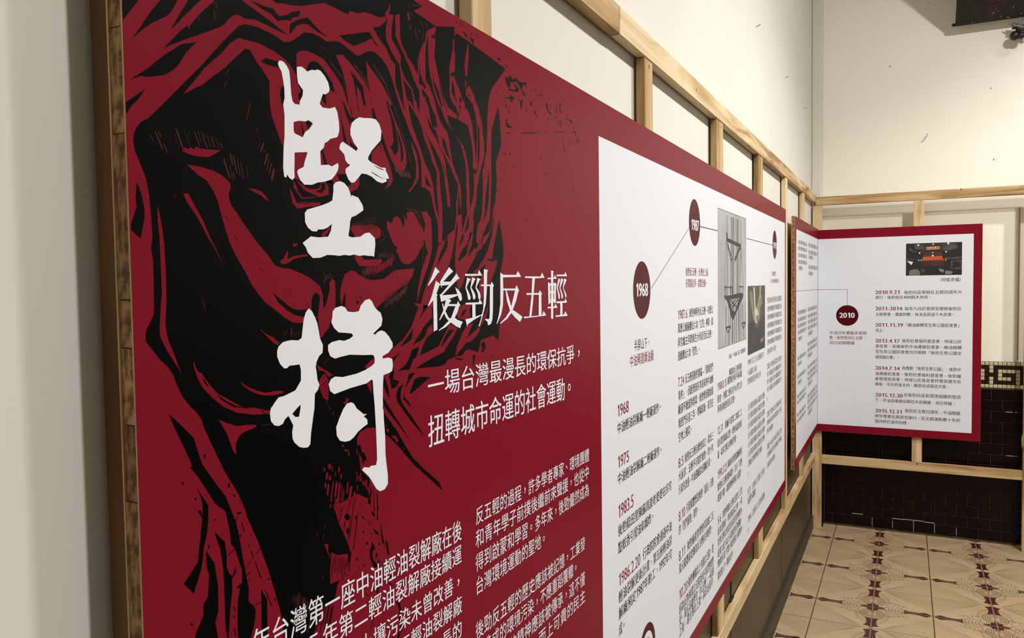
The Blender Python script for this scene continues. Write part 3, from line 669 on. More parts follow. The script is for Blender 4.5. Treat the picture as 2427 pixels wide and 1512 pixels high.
5 B 470,905 490,870 520,872 560,895 600,950 630,1010 640,1080 650,1200 660,1350 680,1450 720,1500 F 720,40 780,52 785,0 B 790,1440 825,1370 830,1290 800,1250 760,1190 745,1100 740,960 800,955 830,970 890,1025 960,1000 1010,1010 1030,995 1080,1015 1140,1090 1190,1180 1212,1280 1200,1320 1150,1355 1115,1345 1090,1420 1070,1480 F 1070,40 1110,90 1200,105 1250,95 1285,80 1320,150 1345,300 1350,420 1335,480 1320,515 1220,540 1180,580 1140,600 1130,660 1075,720 1080,800 1085,915 1200,910 1240,935 1330,885 1340,930 1330,990 1290,1060 1240,1120 1150,1150 1040,1165 960,1197 850,1195 790,1130 760,1060 745,1005 770,975 840,940 850,880 893,740 890,728 710,735 705,1000 710,1090 680,1128 640,1105 600,1050 590,1095 560,1080 545,950 550,700 565,500 565,200 548,60 B 545,1500 567,1400 560,1250 545,1150 520,1020 480,950 / F 695,297 770,280 870,290 900,270 940,290 972,320 920,400 860,440 825,518 710,460 695,420
5 F 1350,680 1365,610 1400,580 1440,610 1520,660 1595,715 1615,675 1560,600 1510,480 1508,400 1530,310 1580,260 1640,230 1700,240 1814,245 G 60,260 110,330 140,430 130,560 60,640 0,710 F 1765,800 1765,840 G 0,880 60,910 130,950 200,955 205,1000 230,1050 250,1110 210,1110 215,1150 150,1175 80,1150 0,1080 F 1740,1045 1670,1035 1620,1100 1570,1160 1525,1170 1480,1120 1440,1020 1440,970 1505,915 1470,890 1440,850 1420,760
6 G 0,1010 60,1045 150,1103 210,1112 150,1110 60,1062 0,1022
6 G 20,910 100,950 190,985 150,985 80,955
5 F 1265,1200 1300,1160 1360,1145 1420,1170 1480,1240 1510,1330 1520,1370 1530,1345 1620,1380 1680,1480 J 1690,60 1695,110 1640,150 1580,190 1525,210 1505,270 1500,350 1480,480 1530,500 1650,490 1720,440 1780,430 1830,480 1860,510 1866,600 1859,680 1849,775 1814,765 1780,765 1700,755 1640,765 1560,745 1500,760 1420,750 1350,765 1280,755 1180,750 1080,790 970,795 900,720 870,640 825,580 860,550 900,520 940,485 1050,500 1190,490 1230,400 1243,308 1180,360 1120,385 1045,385 1030,415 960,410 900,360 860,280 855,150 890,100 980,75 1100,40 1200,0 F 1250,1420 1265,1290
5 M 915,65 960,110 1000,190 1035,280 1055,380 1075,500 1115,590 1110,700 1060,750 1025,830 1012,900 1028,1000 1035,1080 1065,1160 1045,1230 1000,1290 992,1512 P 985,100 965,250 945,400 935,560 900,605 840,612 780,600 710,540 680,480 675,380 690,290 640,190 620,155 570,205 540,270 480,300 420,290 370,230 355,120 370,40 M 390,1470 420,1420 480,1340 545,1325 600,1300 720,1240 760,1170 800,1100 800,950 780,868 700,880 640,885 600,922 560,925 500,860 460,760 458,680 480,610 540,550 600,532 660,520 760,525 810,490 825,350 840,220 870,120 / M 793,1445 740,1500 P 675,125 720,170 772,168 795,40
5 M 1255,110 1290,60 1380,30 1430,50 1470,110 1560,120 1630,105 1660,20 J 1680,1450 1720,1400 1780,1380 1814,1410 L 40,1490 N 30,30 80,90 130,130 155,220 140,310 60,390 20,430 50,440 90,400 140,380 190,400 250,470 300,560 302,620 240,700 155,750 160,785 240,770 295,790 305,880 295,960 250,990 170,1020 160,1200 160,1512 Q 470,60 480,250 495,430 500,700 515,850 535,1000 535,1130 490,1205 425,1235 370,1200 300,1080 260,1020 165,930 190,890 270,895 290,870 365,860 380,780 375,600 365,350 345,0 N 25,1250 15,1100 0,1085 M 1740,1140 1600,1180 1500,1210 1370,1260 1280,1295 1220,1250 1198,1150 1230,1080 1290,1042 1400,1050 1500,1025 1600,1000 1720,950 N 0,890 40,850 45,800 30,740 0,730 M 1700,735 1500,728 1350,765 1290,785 1220,750 1190,670 1190,590 1240,550 1350,520 1420,530 1500,500 1548,460 1530,425 1430,415 1340,410 1270,340 1235,260 1250,190
5 P 1450,0 M 1410,1500 1460,1430 1520,1410 1560,1430 1600,1500 P 1640,80 1700,130 1748,128 1700,160 1750,205 1757,270 1700,310 1620,380 1560,460 1500,510 1430,525 1360,510 1315,440 1305,320 1350,190 1410,50
1 D 240,505 265,540 303,562 240,560
1 D 345,620 388,658 370,660 355,640
1 D 350,780 360,810 370,800 390,820 400,790 430,780 440,820 470,840 480,810 500,810 520,840 560,870 600,885 640,870 655,960 640,930 620,905 600,925 585,980 640,1070 620,1078 600,1050 580,990 540,910 500,860 460,880 430,865 425,900 410,940 430,980 480,990 500,960 455,900 475,895 520,940 550,980 520,1015 430,1000 380,990 410,960 370,920 350,860
1 D 300,1098 400,1093 430,1050 445,1080 492,1098 460,1120 437,1175 420,1115
1 D 560,1130 600,1130 575,1270 565,1240
1 D 700,1130 715,1160 733,1160 725,1215 690,1195 710,1190
1 D 760,1255 775,1300 830,1410 780,1340 755,1300
1 D 925,1170 955,1190 960,1270 1010,1330 1040,1350 1000,1340 960,1300 935,1240
1 D 1120,1170 1180,1215 1140,1190 1135,1280 1165,1340 1130,1300
1 D 1220,1290 1230,1400 1300,1420 1310,1475 1270,1430 1225,1405
1 D 350,1195 375,1200 365,1240 350,1235
1 D 380,1255 420,1310 405,1315
1 D 350,1410 400,1410 370,1430 H 370,60 440,130 460,145 365,130 D 360,1500
1 H 360,205 440,207 360,222
1 H 573,203 860,207 740,222 580,215
1 H 890,210 960,200 955,212
1 H 1035,197 1190,195 1185,206 1045,206
1 H 1270,195 1345,188 1365,210 1350,230 1355,280 1340,205
1 H 1365,280 1410,360 1380,350
1 H 1385,260 1415,305 1400,300
1 H 1425,330 1460,390 1445,370
1 H 1160,235 1205,485 1195,480
1 H 1265,300 1272,390 1264,380
1 H 310,495 370,515 350,525
1 H 400,485 430,520 410,530
1 H 840,560 880,570 845,575
1 H 975,565 1055,570 980,575
1 H 925,795 978,800 925,808
1 H 1040,790 1090,793 1045,800
1 H 560,1220 605,1250 595,1252
1 H 1310,1310 1345,1312 1315,1320
1 H 1405,1305 1485,1302 1440,1315
1 H 465,655 495,695 480,695
1 H 1295,780 1310,890 1300,860
1 H 1315,1000 1330,1100 1315,1060
1 H 620,1455 680,1450 640,1465
1 H 450,1478 495,1475 460,1485
1 H 225,1025 247,1030 240,1055
1 T 425,50 460,40 490,150 470,120
1 C 1305,450 1330,460 1385,550 1350,520
1 C 1400,530 1470,570 1460,640 1440,590
1 C 1490,470 1540,560 1510,520
1 C 1425,465 1450,480 1440,510
1 C 1200,330 1225,290 1220,330
1 C 1270,270 1285,380 1278,390
1 C 1305,285 1325,385 1318,370
1 U 870,460 880,400 915,480 880,530 890,600 950,690 960,620 970,700 900,700 860,600 855,500
1 U 980,180 1000,330 1025,440 1000,420 980,300
1 U 1035,395 1055,400 1080,565 1055,540
1 U 1120,760 1080,870 1115,910 1105,930 1070,870 1100,760
1 U 1150,1075 1200,1110 1215,1180 1200,1250 1225,1420 1180,1520 1160,1520 1200,1420 1185,1250 1190,1170
1 U 560,110 600,80 635,130 600,165 570,140
1 U 600,240 625,270 610,330 580,290
1 U 770,15 830,20 840,55 800,65
1 U 750,90 800,150 780,145
1 U 825,160 865,215 850,210
1 U 885,250 940,290 965,335 920,310
1 U 950,600 970,650 960,760 945,720
1 U 790,980 850,1035 835,1035
1 U 940,910 960,910 945,1000 930,990
1 U 865,20 880,60 915,90 905,125 880,90
1 U 940,0 950,150 935,160
2 U 410,530 480,560 600,545 600,620 560,790 500,850 400,890 395,760
2 U 330,430 380,440 370,500 400,600 380,560
2 U 300,1150 460,1080 440,1300 400,1500 300,1512 200,1512 260,1300
'''
STROKES = '''
E 4 820,380 930,690 18
E 4 800,450 885,690 5
E 4 940,400 1035,660 6
E 4 1000,410 1020,520 5
E 4 1085,420 1170,660 11
E 4 1135,420 1190,600 6
E 4 1195,440 1275,680 14
E 4 1255,455 1330,670 8
E 4 1325,490 1385,670 10
E 4 1385,510 1450,680 7
E 4 1455,580 1500,685 12
E 4 520,410 640,700 16
E 4 570,420 620,520 10
E 4 640,590 710,750 13
E 4 455,470 505,580 7
E 4 1505,810 1600,1120 18
E 4 1600,730 1640,930 14
E 4 1640,760 1700,1040 14
E 4 1640,1010 1670,1120 14
E 4 1700,810 1745,1080 9
E 4 1750,860 1795,1130 8
E 4 1590,900 1640,1150 8
E 4 835,1330 800,1400 5
F 4 80,20 20,280 10
F 4 270,580 225,740 18
F 4 325,740 280,920 20
F 4 350,810 310,990 9
F 4 385,880 345,1030 14
F 4 420,955 380,1140 28
F 4 230,540 185,710 5
F 4 175,370 155,480 5
F 4 290,680 270,760 6
F 4 30,950 45,1110 7
A 4 1600,980 1530,1065 8
A 4 1545,1170 1515,1265 7
A 4 1120,340 1135,385 5
A 4 1390,20 1420,130 9
A 4 1375,140 1385,300 10
A 4 1140,240 1180,310 7
I 4 1205,1345 1240,1512 7
O 4 1220,0 1250,105 6
F 4 500,890 540,1000 4
F 4 580,1100 620,1200 4
C 4 520,170 540,300 30
C 4 600,60 700,100 8
C 4 545,60 540,110 9
C 4 590,50 600,110 7
C 4 560,190 595,230 9
C 4 530,330 560,440 8
C 4 570,350 560,420 8
C 4 620,400 660,580 9
C 4 680,410 690,480 12
C 4 700,300 760,430 7
C 4 770,310 810,400 9
C 4 740,440 735,560 6
C 4 720,300 700,330 8
T 1 930,180 965,290 9
T 1 915,320 920,355 12
T 1 1035,315 1040,345 7
T 1 1015,440 1020,465 10
T 1 1040,510 1070,600 10
T 1 1085,625 1160,840 10
T 1 1245,820 1248,850 16
T 1 1035,745 990,795 9
T 1 1025,830 1020,855 10
T 1 1200,950 1285,1165 9
T 1 845,1140 860,1210 9
T 1 850,1250 850,1290 12
T 1 845,1400 870,1500 12
T 1 1070,1140 1160,1100 8
T 1 770,570 860,480 9
T 1 550,440 560,490 12
T 1 620,145 635,165 12
T 1 350,1345 370,1365 20
T 1 980,710 1035,635 7
T 1 860,200 885,110 8
T 1 875,85 930,65 20
T 1 1100,550 1145,490 8
T 1 1315,1050 1325,1085 14
S 1 915,1105 930,1140 28
S 1 1235,700 1245,765 18
S 1 1585,1110 1590,1180 26
S 1 1655,1270 1672,1320 18
S 1 1100,1320 1118,1370 16
S 1 1740,1360 1750,1400 12
U 1 480,0 430,70 6
U 1 545,0 500,190 7
U 1 605,0 555,240 6
U 1 665,0 620,370 7
U 1 715,70 665,520 8
U 1 690,110 690,145 18
U 1 910,0 905,120 5
U 1 520,0 490,120 4
U 1 575,180 545,330 5
U 1 640,500 610,760 10
U 1 580,560 540,780 5
U 1 520,560 480,830 5
U 1 460,550 430,860 4
U 1 560,770 610,800 5
U 1 385,575 525,715 5
U 1 780,280 785,310 14
U 1 865,300 868,325 12
U 1 825,410 822,440 20
U 1 965,420 965,445 16
U 1 940,530 925,590 16
U 1 705,590 708,620 16
U 1 785,660 785,690 14
U 1 725,680 725,695 10
U 1 1180,730 1188,820 10
U 1 870,170 865,200 6
U 1 905,1260 860,1420 7
U 1 1015,1210 1020,1225 14
U 1 740,720 640,820 4
U 4 350,200 340,260 4
U 4 330,320 315,390 5
U 4 260,310 235,350 6
U 4 320,790 305,840 4
U 4 50,980 20,1080 5
U 4 180,1300 130,1450 9
U 4 250,1200 230,1400 8
U 4 100,1400 60,1490 5
P 2 1215,840 1210,920 35
P 2 1250,870 1250,950 14
P 2 1352,880 1350,970 18
P 2 1300,950 1292,1020 10
P 2 1180,960 1175,1060 24
P 2 1222,1010 1215,1080 30
P 2 1380,980 1378,1060 18
P 2 1155,1110 1155,1190 24
P 2 1198,1120 1182,1300 24
P 2 1270,1080 1240,1300 14
P 2 1318,1090 1290,1330 26
P 2 1358,1100 1330,1430 28
P 2 1392,1120 1375,1420 10
P 2 1480,1090 1460,1270 18
P 2 1528,1150 1490,1380 34
P 2 1580,1230 1530,1470 26
P 2 1440,1380 1430,1480 24
P 2 1310,1330 1285,1512 24
P 2 1365,1400 1345,1512 20
P 2 1230,1410 1225,1480 14
P 2 1480,1400 1455,1520 24
P 2 1740,1060 1745,1150 20
P 2 1790,1100 1780,1300 14
P 2 1405,570 1405,600 24
P 2 1420,640 1490,660 22
P 2 1490,680 1490,730 18
P 2 1600,620 1615,710 12
P 2 1600,960 1600,985 18
P 1 1690,1290 1690,1512 5
Q 1 320,1150 315,1250 4
Q 1 290,1230 290,1512 12
Q 1 340,1230 340,1512 10
Q 1 385,1235 390,1512 12
Q 1 260,1290 270,1420 24
U 1 950,0 945,60 10
L 4 150,400 195,520 7
L 4 195,520 100,568 7
L 4 745,540 740,760 8
L 4 740,760 722,930 7
J 4 1180,1030 1130,1160 14
J 4 1140,985 1130,1080 5
J 4 1230,1010 1180,1120 9
J 4 1260,1040 1230,1110 7
M 4 560,400 555,465 6
M 4 610,350 590,450 6
M 4 665,340 670,480 14
M 4 700,390 710,460 7
M 4 780,380 770,450 8
M 4 740,400 735,440 6
M 4 1200,780 1120,885 5
M 4 1160,1390 1220,1512 5
P 4 1190,0 1230,80 5
P 4 1270,90 1260,150 10
P 4 230,295 380,275 5
M 3 1180,1010 1080,1120 8
M 3 1190,1070 1100,1180 8
M 3 1200,1120 1100,1240 8
M 3 1200,1190 1120,1290 8
M 3 1200,1250 1140,1330 8
M 3 1140,990 1060,1090 8
I 3 1530,180 1590,280 8
I 3 1660,480 1710,540 12
J 3 0,700 60,745 5
J 3 200,940 260,990 8
J 3 900,1430 880,1500 7
J 3 640,1270 650,1300 10
J 3 1760,1250 1745,1275 7
D 1 205,1000 208,1030 8
D 1 255,950 262,965 8
D 1 725,960 730,1005 6
D 1 780,1055 910,1060 7
D 1 850,1000 855,1050 5
D 1 790,960 770,995 7
D 1 960,1120 970,1135 9
D 1 885,1105 890,1130 7
D 1 750,1120 755,1145 7
D 1 620,1160 618,1190 7
D 1 645,1235 645,1295 9
D 1 525,1100 540,1140 8
D 1 1075,1160 1075,1250 5
D 1 985,1200 990,1250 6
D 1 1090,1260 1070,1320 10
D 1 960,1395 955,1425 7
D 1 1050,1370 1090,1400 8
D 1 1100,1420 1105,1490 6
D 1 1130,1420 1135,1510 5
D 1 1215,1440 1215,1480 8
D 1 440,1380 445,1400 8
H 1 955,60 950,110 5
H 1 1105,30 1105,100 6
H 1 1135,20 1145,140 4
H 1 1265,130 1275,150 7
H 1 1330,130 1345,170 7
H 1 430,400 440,415 6
H 1 570,435 578,440 10
H 1 550,780 562,795 10
H 1 250,845 262,855 9
H 1 315,935 325,942 10
H 1 500,1160 512,1172 8
H 1 1165,780 1170,815 8
H 1 1285,690 1290,710 6
H 1 1290,745 1298,760 8
H 1 840,1412 848,1420 8
H 1 385,1488 395,1492 9
H 1 1210,540 1220,555 8
C 1 1030,130 1040,150 8
C 1 1090,260 1095,275 8
C 1 965,320 967,335 8
C 1 1800,1310 1800,1340 6
P 2 1145,900 1135,950 20
P 2 1170,1000 1165,1080 16
P 2 1245,1250 1235,1390 18
P 2 1420,1200 1400,1380 14
P 2 1610,1010 1600,1100 10
P 2 1660,960 1655,1060 9
P 2 1690,1080 1750,1170 12
P 2 1620,1140 1610,1230 10
P 1 1300,1360 1270,1512 9
P 1 1390,1330 1350,1512 9
P 1 1520,1330 1480,1512 9
P 1 1580,1300 1550,1512 8
U 1 455,60 440,200 6
U 1 630,120 600,420 5
'''
TITLE = '''
V 148,62 198,118 178,130 120,215 70,275 62,272 100,190
V 155,218 212,262 208,272 195,268 160,365 175,382 165,392 172,775 130,800 124,440 70,510 64,505 105,400
V 305,62 352,112 335,128 300,160 238,230 320,228 380,150 385,130 425,195 405,200 225,385 410,370 412,385 215,460 198,375 215,370 305,265 220,275 218,305 202,230
V 374,290 415,325 445,370 453,420 448,445 430,450 415,420
V 270,430 310,430 330,445 310,470 300,485 395,485 405,448 435,500 420,512 400,580 370,640 400,665 462,688 440,730 432,762 380,735 325,695 270,745 190,790 186,783 240,740 300,675 332,635 378,508 292,508 262,570 200,670 192,668 220,600 245,545
V 225,480 235,478 260,560 300,640 350,670 320,700 270,640 245,580
V 486,140 635,142 648,95 684,160 490,164
V 512,180 555,205 540,215 505,295 540,370 552,410 545,435 525,438 510,360 492,300
V 570,180 612,198 600,210 560,295 600,365 608,400 600,430 582,432 570,370 548,300
V 628,182 670,205 655,212 618,292 655,350 666,395 658,440 640,420 635,370 607,300
V 495,470 645,465 652,430 684,470 680,485 606,488 608,628 690,598 685,608 590,665 520,715 512,742 492,660 572,640 570,490 495,490
V 703,85 750,98 740,125 735,350 725,480 690,620 655,735 640,740 665,670 695,540 703,400
V 668,262 780,262 792,228 818,275 808,290 806,560 800,660 785,710 755,727 748,722 745,690 715,660 720,655 765,655 770,600 772,280 670,280
W 120,122 152,150 300,152 320,108 355,165 350,175 150,180 154,350 150,500 130,600 85,712 78,710 105,600 120,480
W 150,308 290,308 305,270 334,328 325,345 300,450 262,550 320,590 374,630 345,690 290,640 245,588 200,650 125,710 118,702 180,640 230,560 195,450 180,330 192,330 245,512 288,330 150,328
W 402,168 580,170 596,125 626,185 515,192 490,500 475,625 600,610 614,563 645,615 392,648 390,628 450,628 475,400 485,190 400,186
W 418,360 560,358 570,325 597,368 588,380 592,610 558,615 560,378 418,380
W 700,100 730,110 724,130 724,650 705,655 700,640
W 658,186 735,182 742,150 766,195 660,202
W 664,232 690,250 735,250 740,232 762,262 755,280 755,470 735,475 735,462 690,465 688,482 670,485
W 660,518 740,512 748,478 772,520 770,528 662,535
W 760,150 852,148 862,118 882,160 880,168 765,166
W 785,190 805,205 775,300 800,380 800,425 785,425 780,370 762,300
W 815,190 840,205 805,300 835,380 835,418 820,420 815,370 795,300
W 850,190 878,208 840,300 872,370 876,400 865,415 855,370 834,300
W 762,455 855,450 862,418 882,460 880,468 830,472 830,605 852,600 860,565 888,612 884,620 752,632 750,615 805,610 805,475 762,475
'''
TILES = dict(A=(280,0), B=(580,0), C=(880,0), D=(1140,50), E=(280,240), F=(580,240), G=(880,240), H=(1140,280), I=(280,480), J=(580,480),
             L=(880,480), M=(580,720), N=(880,720), O=(280,720), P=(580,960), Q=(830,960), S=(280,960), T=(380,1200), U=(700,1200), Z=(0,0))
def tpt(t, s):
    x, y = s.split(','); k = 1.0 if t == 'Z' else (4.847 if t in 'TU' else 6.0467)
    return TILES[t][0]+float(x)/k, TILES[t][1]+float(y)/k
art = Print('L', (.3025, 3.046, ZB0+.0005, ZB1-.0005)); cal = Print('L', None, .00038)
for ln in ART.strip().split('\n'):
    tk = ln.split(); lv = int(tk[0]); cur = 'Z'; Ls = [[]]
    for t in tk[1:]:
        if t == '/': Ls.append([])
        elif t in TILES: cur = t
        else: Ls[-1].append(tpt(cur, t))
    # the art spans levels 2..6 over the red sheet; calligraphy 7, 8
    if lv >= 5: cal.ipoly(Ls, lv+3, 0 if lv == 5 else 1)
    else: art.ipoly(Ls, lv+1, {1: 0, 2: 1, 3: 0, 4: 2}[lv])
def stroke(pr, t, a, b, w, lv, mi):
    k = 4.847 if t in 'TU' else 6.0467
    x0, y0 = a; x1, y1 = b; l = math.hypot(x1-x0, y1-y0) or 1; nx, ny = -(y1-y0)/l*w/2, (x1-x0)/l*w/2; q = .12
    P = [(x0, y0), (x0+(x1-x0)*q+nx, y0+(y1-y0)*q+ny), (x1-(x1-x0)*q+nx, y1-(y1-y0)*q+ny), (x1, y1), (x1-(x1-x0)*q-nx, y1-(y1-y0)*q-ny), (x0+(x1-x0)*q-nx, y0+(y1-y0)*q-ny)]
    pr.px([(TILES[t][0]+x/k, TILES[t][1]+y/k) for x, y in P], lv+1, mi)
for ln in STROKES.strip().split('\n'):
    t, lv, a, b, w = ln.split(); lv = int(lv)
    a = tuple(map(float, a.split(','))); b = tuple(map(float, b.split(',')))
    stroke(art, t, a, b, float(w), lv+(.5 if lv == 1 else .3), {1: 0, 2: 1, 3: 0, 4: 2}[lv])
hr = random.Random(11)
def hatch(t, path, n, dx, dy, w, lv, mi, jit=8):
    """short parallel cuts set along a path"""
    seg = [math.dist(path[i], path[i+1]) for i in range(len(path)-1)]; tot = sum(seg)
    for k in range(n):
        d = tot*(k+.5)/n; i = 0
        while d > seg[i] and i < len(seg)-1: d -= seg[i]; i += 1
        f = d/seg[i]; x = path[i][0]+(path[i+1][0]-path[i][0])*f; y = path[i][1]+(path[i+1][1]-path[i][1])*f
        j = hr.uniform(-jit, jit); g = hr.uniform(.75, 1.15)
        stroke(art, t, (x+j*.3, y+j), (x+dx*g, y+dy*g), w*hr.uniform(.7, 1.3), lv, mi)
hatch('J', [(1530, 290), (1700, 250), (1860, 180)], 14, 50, 90, 5, 4, 2)             # cuts over the nose
hatch('J', [(1640, 330), (1860, 300)], 12, 60, 90, 6, 3.4, 0)
hatch('L', [(110, 720), (240, 710), (340, 740)], 14, -15, 90, 5, 4, 2)               # lower lip
hatch('L', [(-60, 905), (90, 880), (200, 830), (330, 760)], 34, -45, 150, 7, 4, 1, 14)
hatch('L', [(-150, 950), (-60, 930)], 6, 30, 110, 6, 4, 2)
hatch('L', [(200, 1400), (330, 1330), (420, 1250), (520, 1160)], 22, -30, 130, 7, 4, 2, 12)
hatch('L', [(200, 1330), (400, 1200), (520, 1100)], 14, -20, 110, 7, 3.4, 0, 12)
hatch('L', [(640, 140), (720, 300), (750, 400)], 14, -25, -70, 6, 4, 2)              # cuts on the cheek edge
hatch('L', [(470, 60), (600, 90), (700, 110)], 8, 30, 60, 7, 4, 2)
hatch('C', [(0, 880), (110, 1030), (200, 1190), (270, 1400)], 34, 14, 70, 4, 4, 2)   # fine cuts in the scarf rib
hatch('G', [(300, 0), (380, 250), (450, 500), (530, 760), (560, 920)], 44, 18, 75, 5, 4, 2)
hatch('G', [(320, 900), (400, 980), (540, 1010)], 20, 30, 110, 8, 4, 2)
hatch('B', [(1200, 840), (1380, 1060), (1440, 1300)], 22, 20, 80, 4, 4, 2)
hatch('B', [(1550, 880), (1700, 1080), (1760, 1200)], 20, 22, 80, 4, 4, 2)
hatch('B', [(1000, 640), (1120, 690), (1330, 650), (1420, 700)], 12, 24, 14, 6, 4, 2, 30)
hatch('U', [(395, 560), (520, 560), (600, 600)], 12, -40, 260, 6, 3.6, 0, 20)
hatch('U', [(250, 1120), (440, 1100)], 10, -50, 330, 9, 3.6, 0, 30)
hatch('U', [(0, 1000), (180, 1080), (330, 1120)], 12, -20, 160, 5, 4, 2, 30)
hatch('T', [(1520, 1000), (1700, 1080)], 10, -20, 120, 4, 4, 2, 30)
hatch('P', [(1600, 960), (1700, 1090), (1780, 1200)], 12, 4, 70, 8, 4, 1, 30)
hatch('Q', [(150, 780), (200, 700)], 5, 40, 90, 9, 4, 0, 20)
art.build('portrait_print', [M['black'], M['red'], M['grey']], b1, 'black and crimson woodcut print of an old face under a headscarf')
cal.build('calligraphy', [M['white'], M['red']], b1, 'large white brush calligraphy reading 堅持')
# printed sheet (crimson) and white field of the long panel
sh = Print('L', None, .00008); sh.rect(.3022, 3.0460, ZB0+.0002, ZB1-.0002, 1, 0); sh.build('crimson_sheet', [M['red']], b1)
wf = Print('L', None, .00016); wf.rect(at(1418.4, 321, X=XB).y, at(1860.2, 530, X=XB).y, .5330, 1.4820, 2, 0); wf.build('white_field', [M['whitefield']], b1)
sh = Print('L', None, .00008); sh.rect(3.3102, YB-.0006, ZB0+.0042, 1.5298, 1, 0); sh.build('crimson_sheet', [M['red']], b2)
wf = Print('L', None, .00016); wf.rect(3.3560, YB-.0006, .5430, 1.4800, 2, 0); wf.build('white_field', [M['whitefield']], b2)
sh = Print('F', None, .00008); sh.rect(-.3943, .3198, .5047, 1.5243, 1, 0); sh.build('crimson_sheet', [M['red']], b3)
wf = Print('F', None, .00016); wf.rect(-.3935, .2845, .5420, 1.4790, 2, 0); wf.build('white_field', [M['whitefield']], b3)
# ---------------------------------------------------------------- lettering of the long panel
ttl = Print('L', None, .00048)
for ln in TITLE.strip().split('\n'):
    t, *q = ln.split(); ox = 1000 if t == 'V' else 1160
    ttl.px([(ox+float(a.split(',')[0])/4.82, 620+float(a.split(',')[1])/4.82) for a in q], 3, 0)
for x, y, w, h in ((690, 272, 10, 66), (726, 272, 9, 66), (690, 358, 10, 70), (726, 358, 9, 70), (690, 438, 10, 8)):
    ttl.px([(1160+(x+dx)/4.82, 620+(y+dy)/4.82) for dx, dy in ((0, 0), (w, 0), (w, h), (0, h))], 4, 1)
ttl.build('title_lettering', [M['white'], M['red']], b1)
for a in (('一場台灣最漫長的環保抗爭，', 1014, 947, 1381, 888, 4, 0, .006), ('扭轉城市命運的社會運動。', 1015, 1062, 1360, 990, 4, 0, .006)):
    T = Text('L', 1); T.line(*a); T.build('title_lettering', [M['white']], b1)
T = Text('L', 1)
for s, yt, yb, xr in (('反五輕的過程，許多學者專家、環境團體', 1206, 1246, 1397), ('和青年學子前撲後繼前來聲援，也從中', 1260, 1301, 1397),
        ('得到啟蒙和學習。多年來，後勁儼然成為', 1316, 1357, 1397), ('台灣環境運動的聖地。', 1372, 1413, 1297),
        ('後勁反五輕的歷史應該被記憶，工業發', 1478, 1519, 1388), ('展造成的環境污染，不應重蹈覆轍。', 1532, 1573, 1372),
        ('他們堅持的精神應該被傳承，這不僅', 1588, 1630, 1388), ('是在地的故事，而上可貴的民主', 1644, 1686, 1389)):
    T.line(s, 1127, yb, xr, yt, 4, 0)
    if s[:3] == '台灣環': T.build('body_lettering', [M['white']], b1); T = Text('L', 1)
T.build('body_lettering', [M['white']], b1)
T = Text('L', 1)
for s, x0, xr, yt, yb in (('年台灣第一座中油輕油裂解廠在後', 588, 1093, 1231, 1279), ('５年第二輕油裂解廠接續運', 718, 1093, 1290, 1333),
        ('土壤污染未曾改善，', 848, 1096, 1352, 1393), ('五輕油裂解廠', 944, 1094, 1410, 1451), ('長的', 1046, 1094, 1467, 1507)):
    T.line(s, x0, yb, xr, yt, 4, 0, .006, True)
T.build('body_lettering', [M['white']], b1)
# timeline on the white field
dots = [((1521, 619), (1521, 756)), ((1646, 472), (1646, 583)), ((1836, 546), (1836, 614))]
for a, b in dots:
    D = Print('L'); u, za = uz('L', *a); zb = uz('L', *b)[1]; D.disc(u, (za+zb)/2, (za-zb)/2, 3, 0); D.build('timeline_dot', [M['wine']], b1)
D = Print('L'); u, za = uz('L', 1533.5, 1478.5); D.disc(u, za-.0485, .0485, 3, 0); D.disc(u, za-.0485, .0345, 3.5, 1)
D.loops([[(u-.02, za-.030), (u-.012, za-.028), (u-.008, za-.05), (u-.02, za-.06)]], 4, 0); D.loops([[(u+.004, za-.024), (u+.012, za-.03), (u+.014, za-.06), (u+.006, za-.05)]], 4, 0)
D.build('ring_emblem', [M['wine'], M['whitefield']], b1)
Ln = Print('L')
for a, b, w in (((1543, 684), (1635, 537), .0016), ((1659, 537), (1701, 547), .0022), ((1769, 565), (1831, 581), .0022), ((1840, 592), (1858, 656), .0010)):
    Ln = Print('L'); Ln.seg(uz('L', *a), uz('L', *b), w, 3, 0); Ln.build('timeline_line', [M['line']], b1)
T = Text('L')
T.line('1968', 1507, 703, 1535, 671, 5, 0, .03); T.line('1987', 1638, 544, 1656, 518, 5, 0, .03); T.line('1993', 1832, 588, 1841, 573, 5, 0, .02)
T.line('半屏山下，', 1503, 833, 1541, 807, 4, 1, .006); T.line('中油興建煉油廠', 1493, 872, 1549, 844, 4, 2, .006)
Cc = ((1462, 1590), (1607, 1690), (1700, 1758), (1772, 1812), (1818, 1852))
def row(c, s, yb, h, ink=1, xl=None, xr=None, head=None, hx=None):
    """one printed line: column c, foot yb and height h at the column's left edge"""
    z0 = uz('L', Cc[c][0], yb)[1]; z1 = uz('L', Cc[c][0], yb-h)[1]
    U = lambda x: uz('L', x, 900)[0]
    a, b = U(xl or Cc[c][0]), U(xr or Cc[c][1])
    if head: T.uv(head, U(Cc[c][0]), U(hx), z0, z1, 4, 2, .012)
    T.uv(s, a, b, z0, z1, 4, ink)
row(0, '1968', 989, 29, 2, None, 1489); row(0, '中油輕油裂解廠一輕廠運作。', 1031, 27, 1, None, 1568)
row(0, '1975', 1112, 29, 2, None, 1489); row(0, '中油輕油裂解廠二輕廠運作。', 1152, 27, 1, None, 1569)
row(0, '1983.5', 1232, 32, 2, None, 1499); row(0, '後勁稔田里陳蘇周渡老婆婆在民宅', 1277, 28); row(0, '點蚊香引發油氣爆炸。', 1318, 28, 1, None, 1549)
row(0, '行政院院會通過中油', 1396, 30, 1, 1521, None, '1986.2.20', 1514); row(0, '輕油裂解更新計畫，第五座輕油裂', 1438, 29)
row(0, '解廠預定1987年動工，1992年完', 1477, 29); row(0, '成。', 1516, 29, 1, None, 1478)
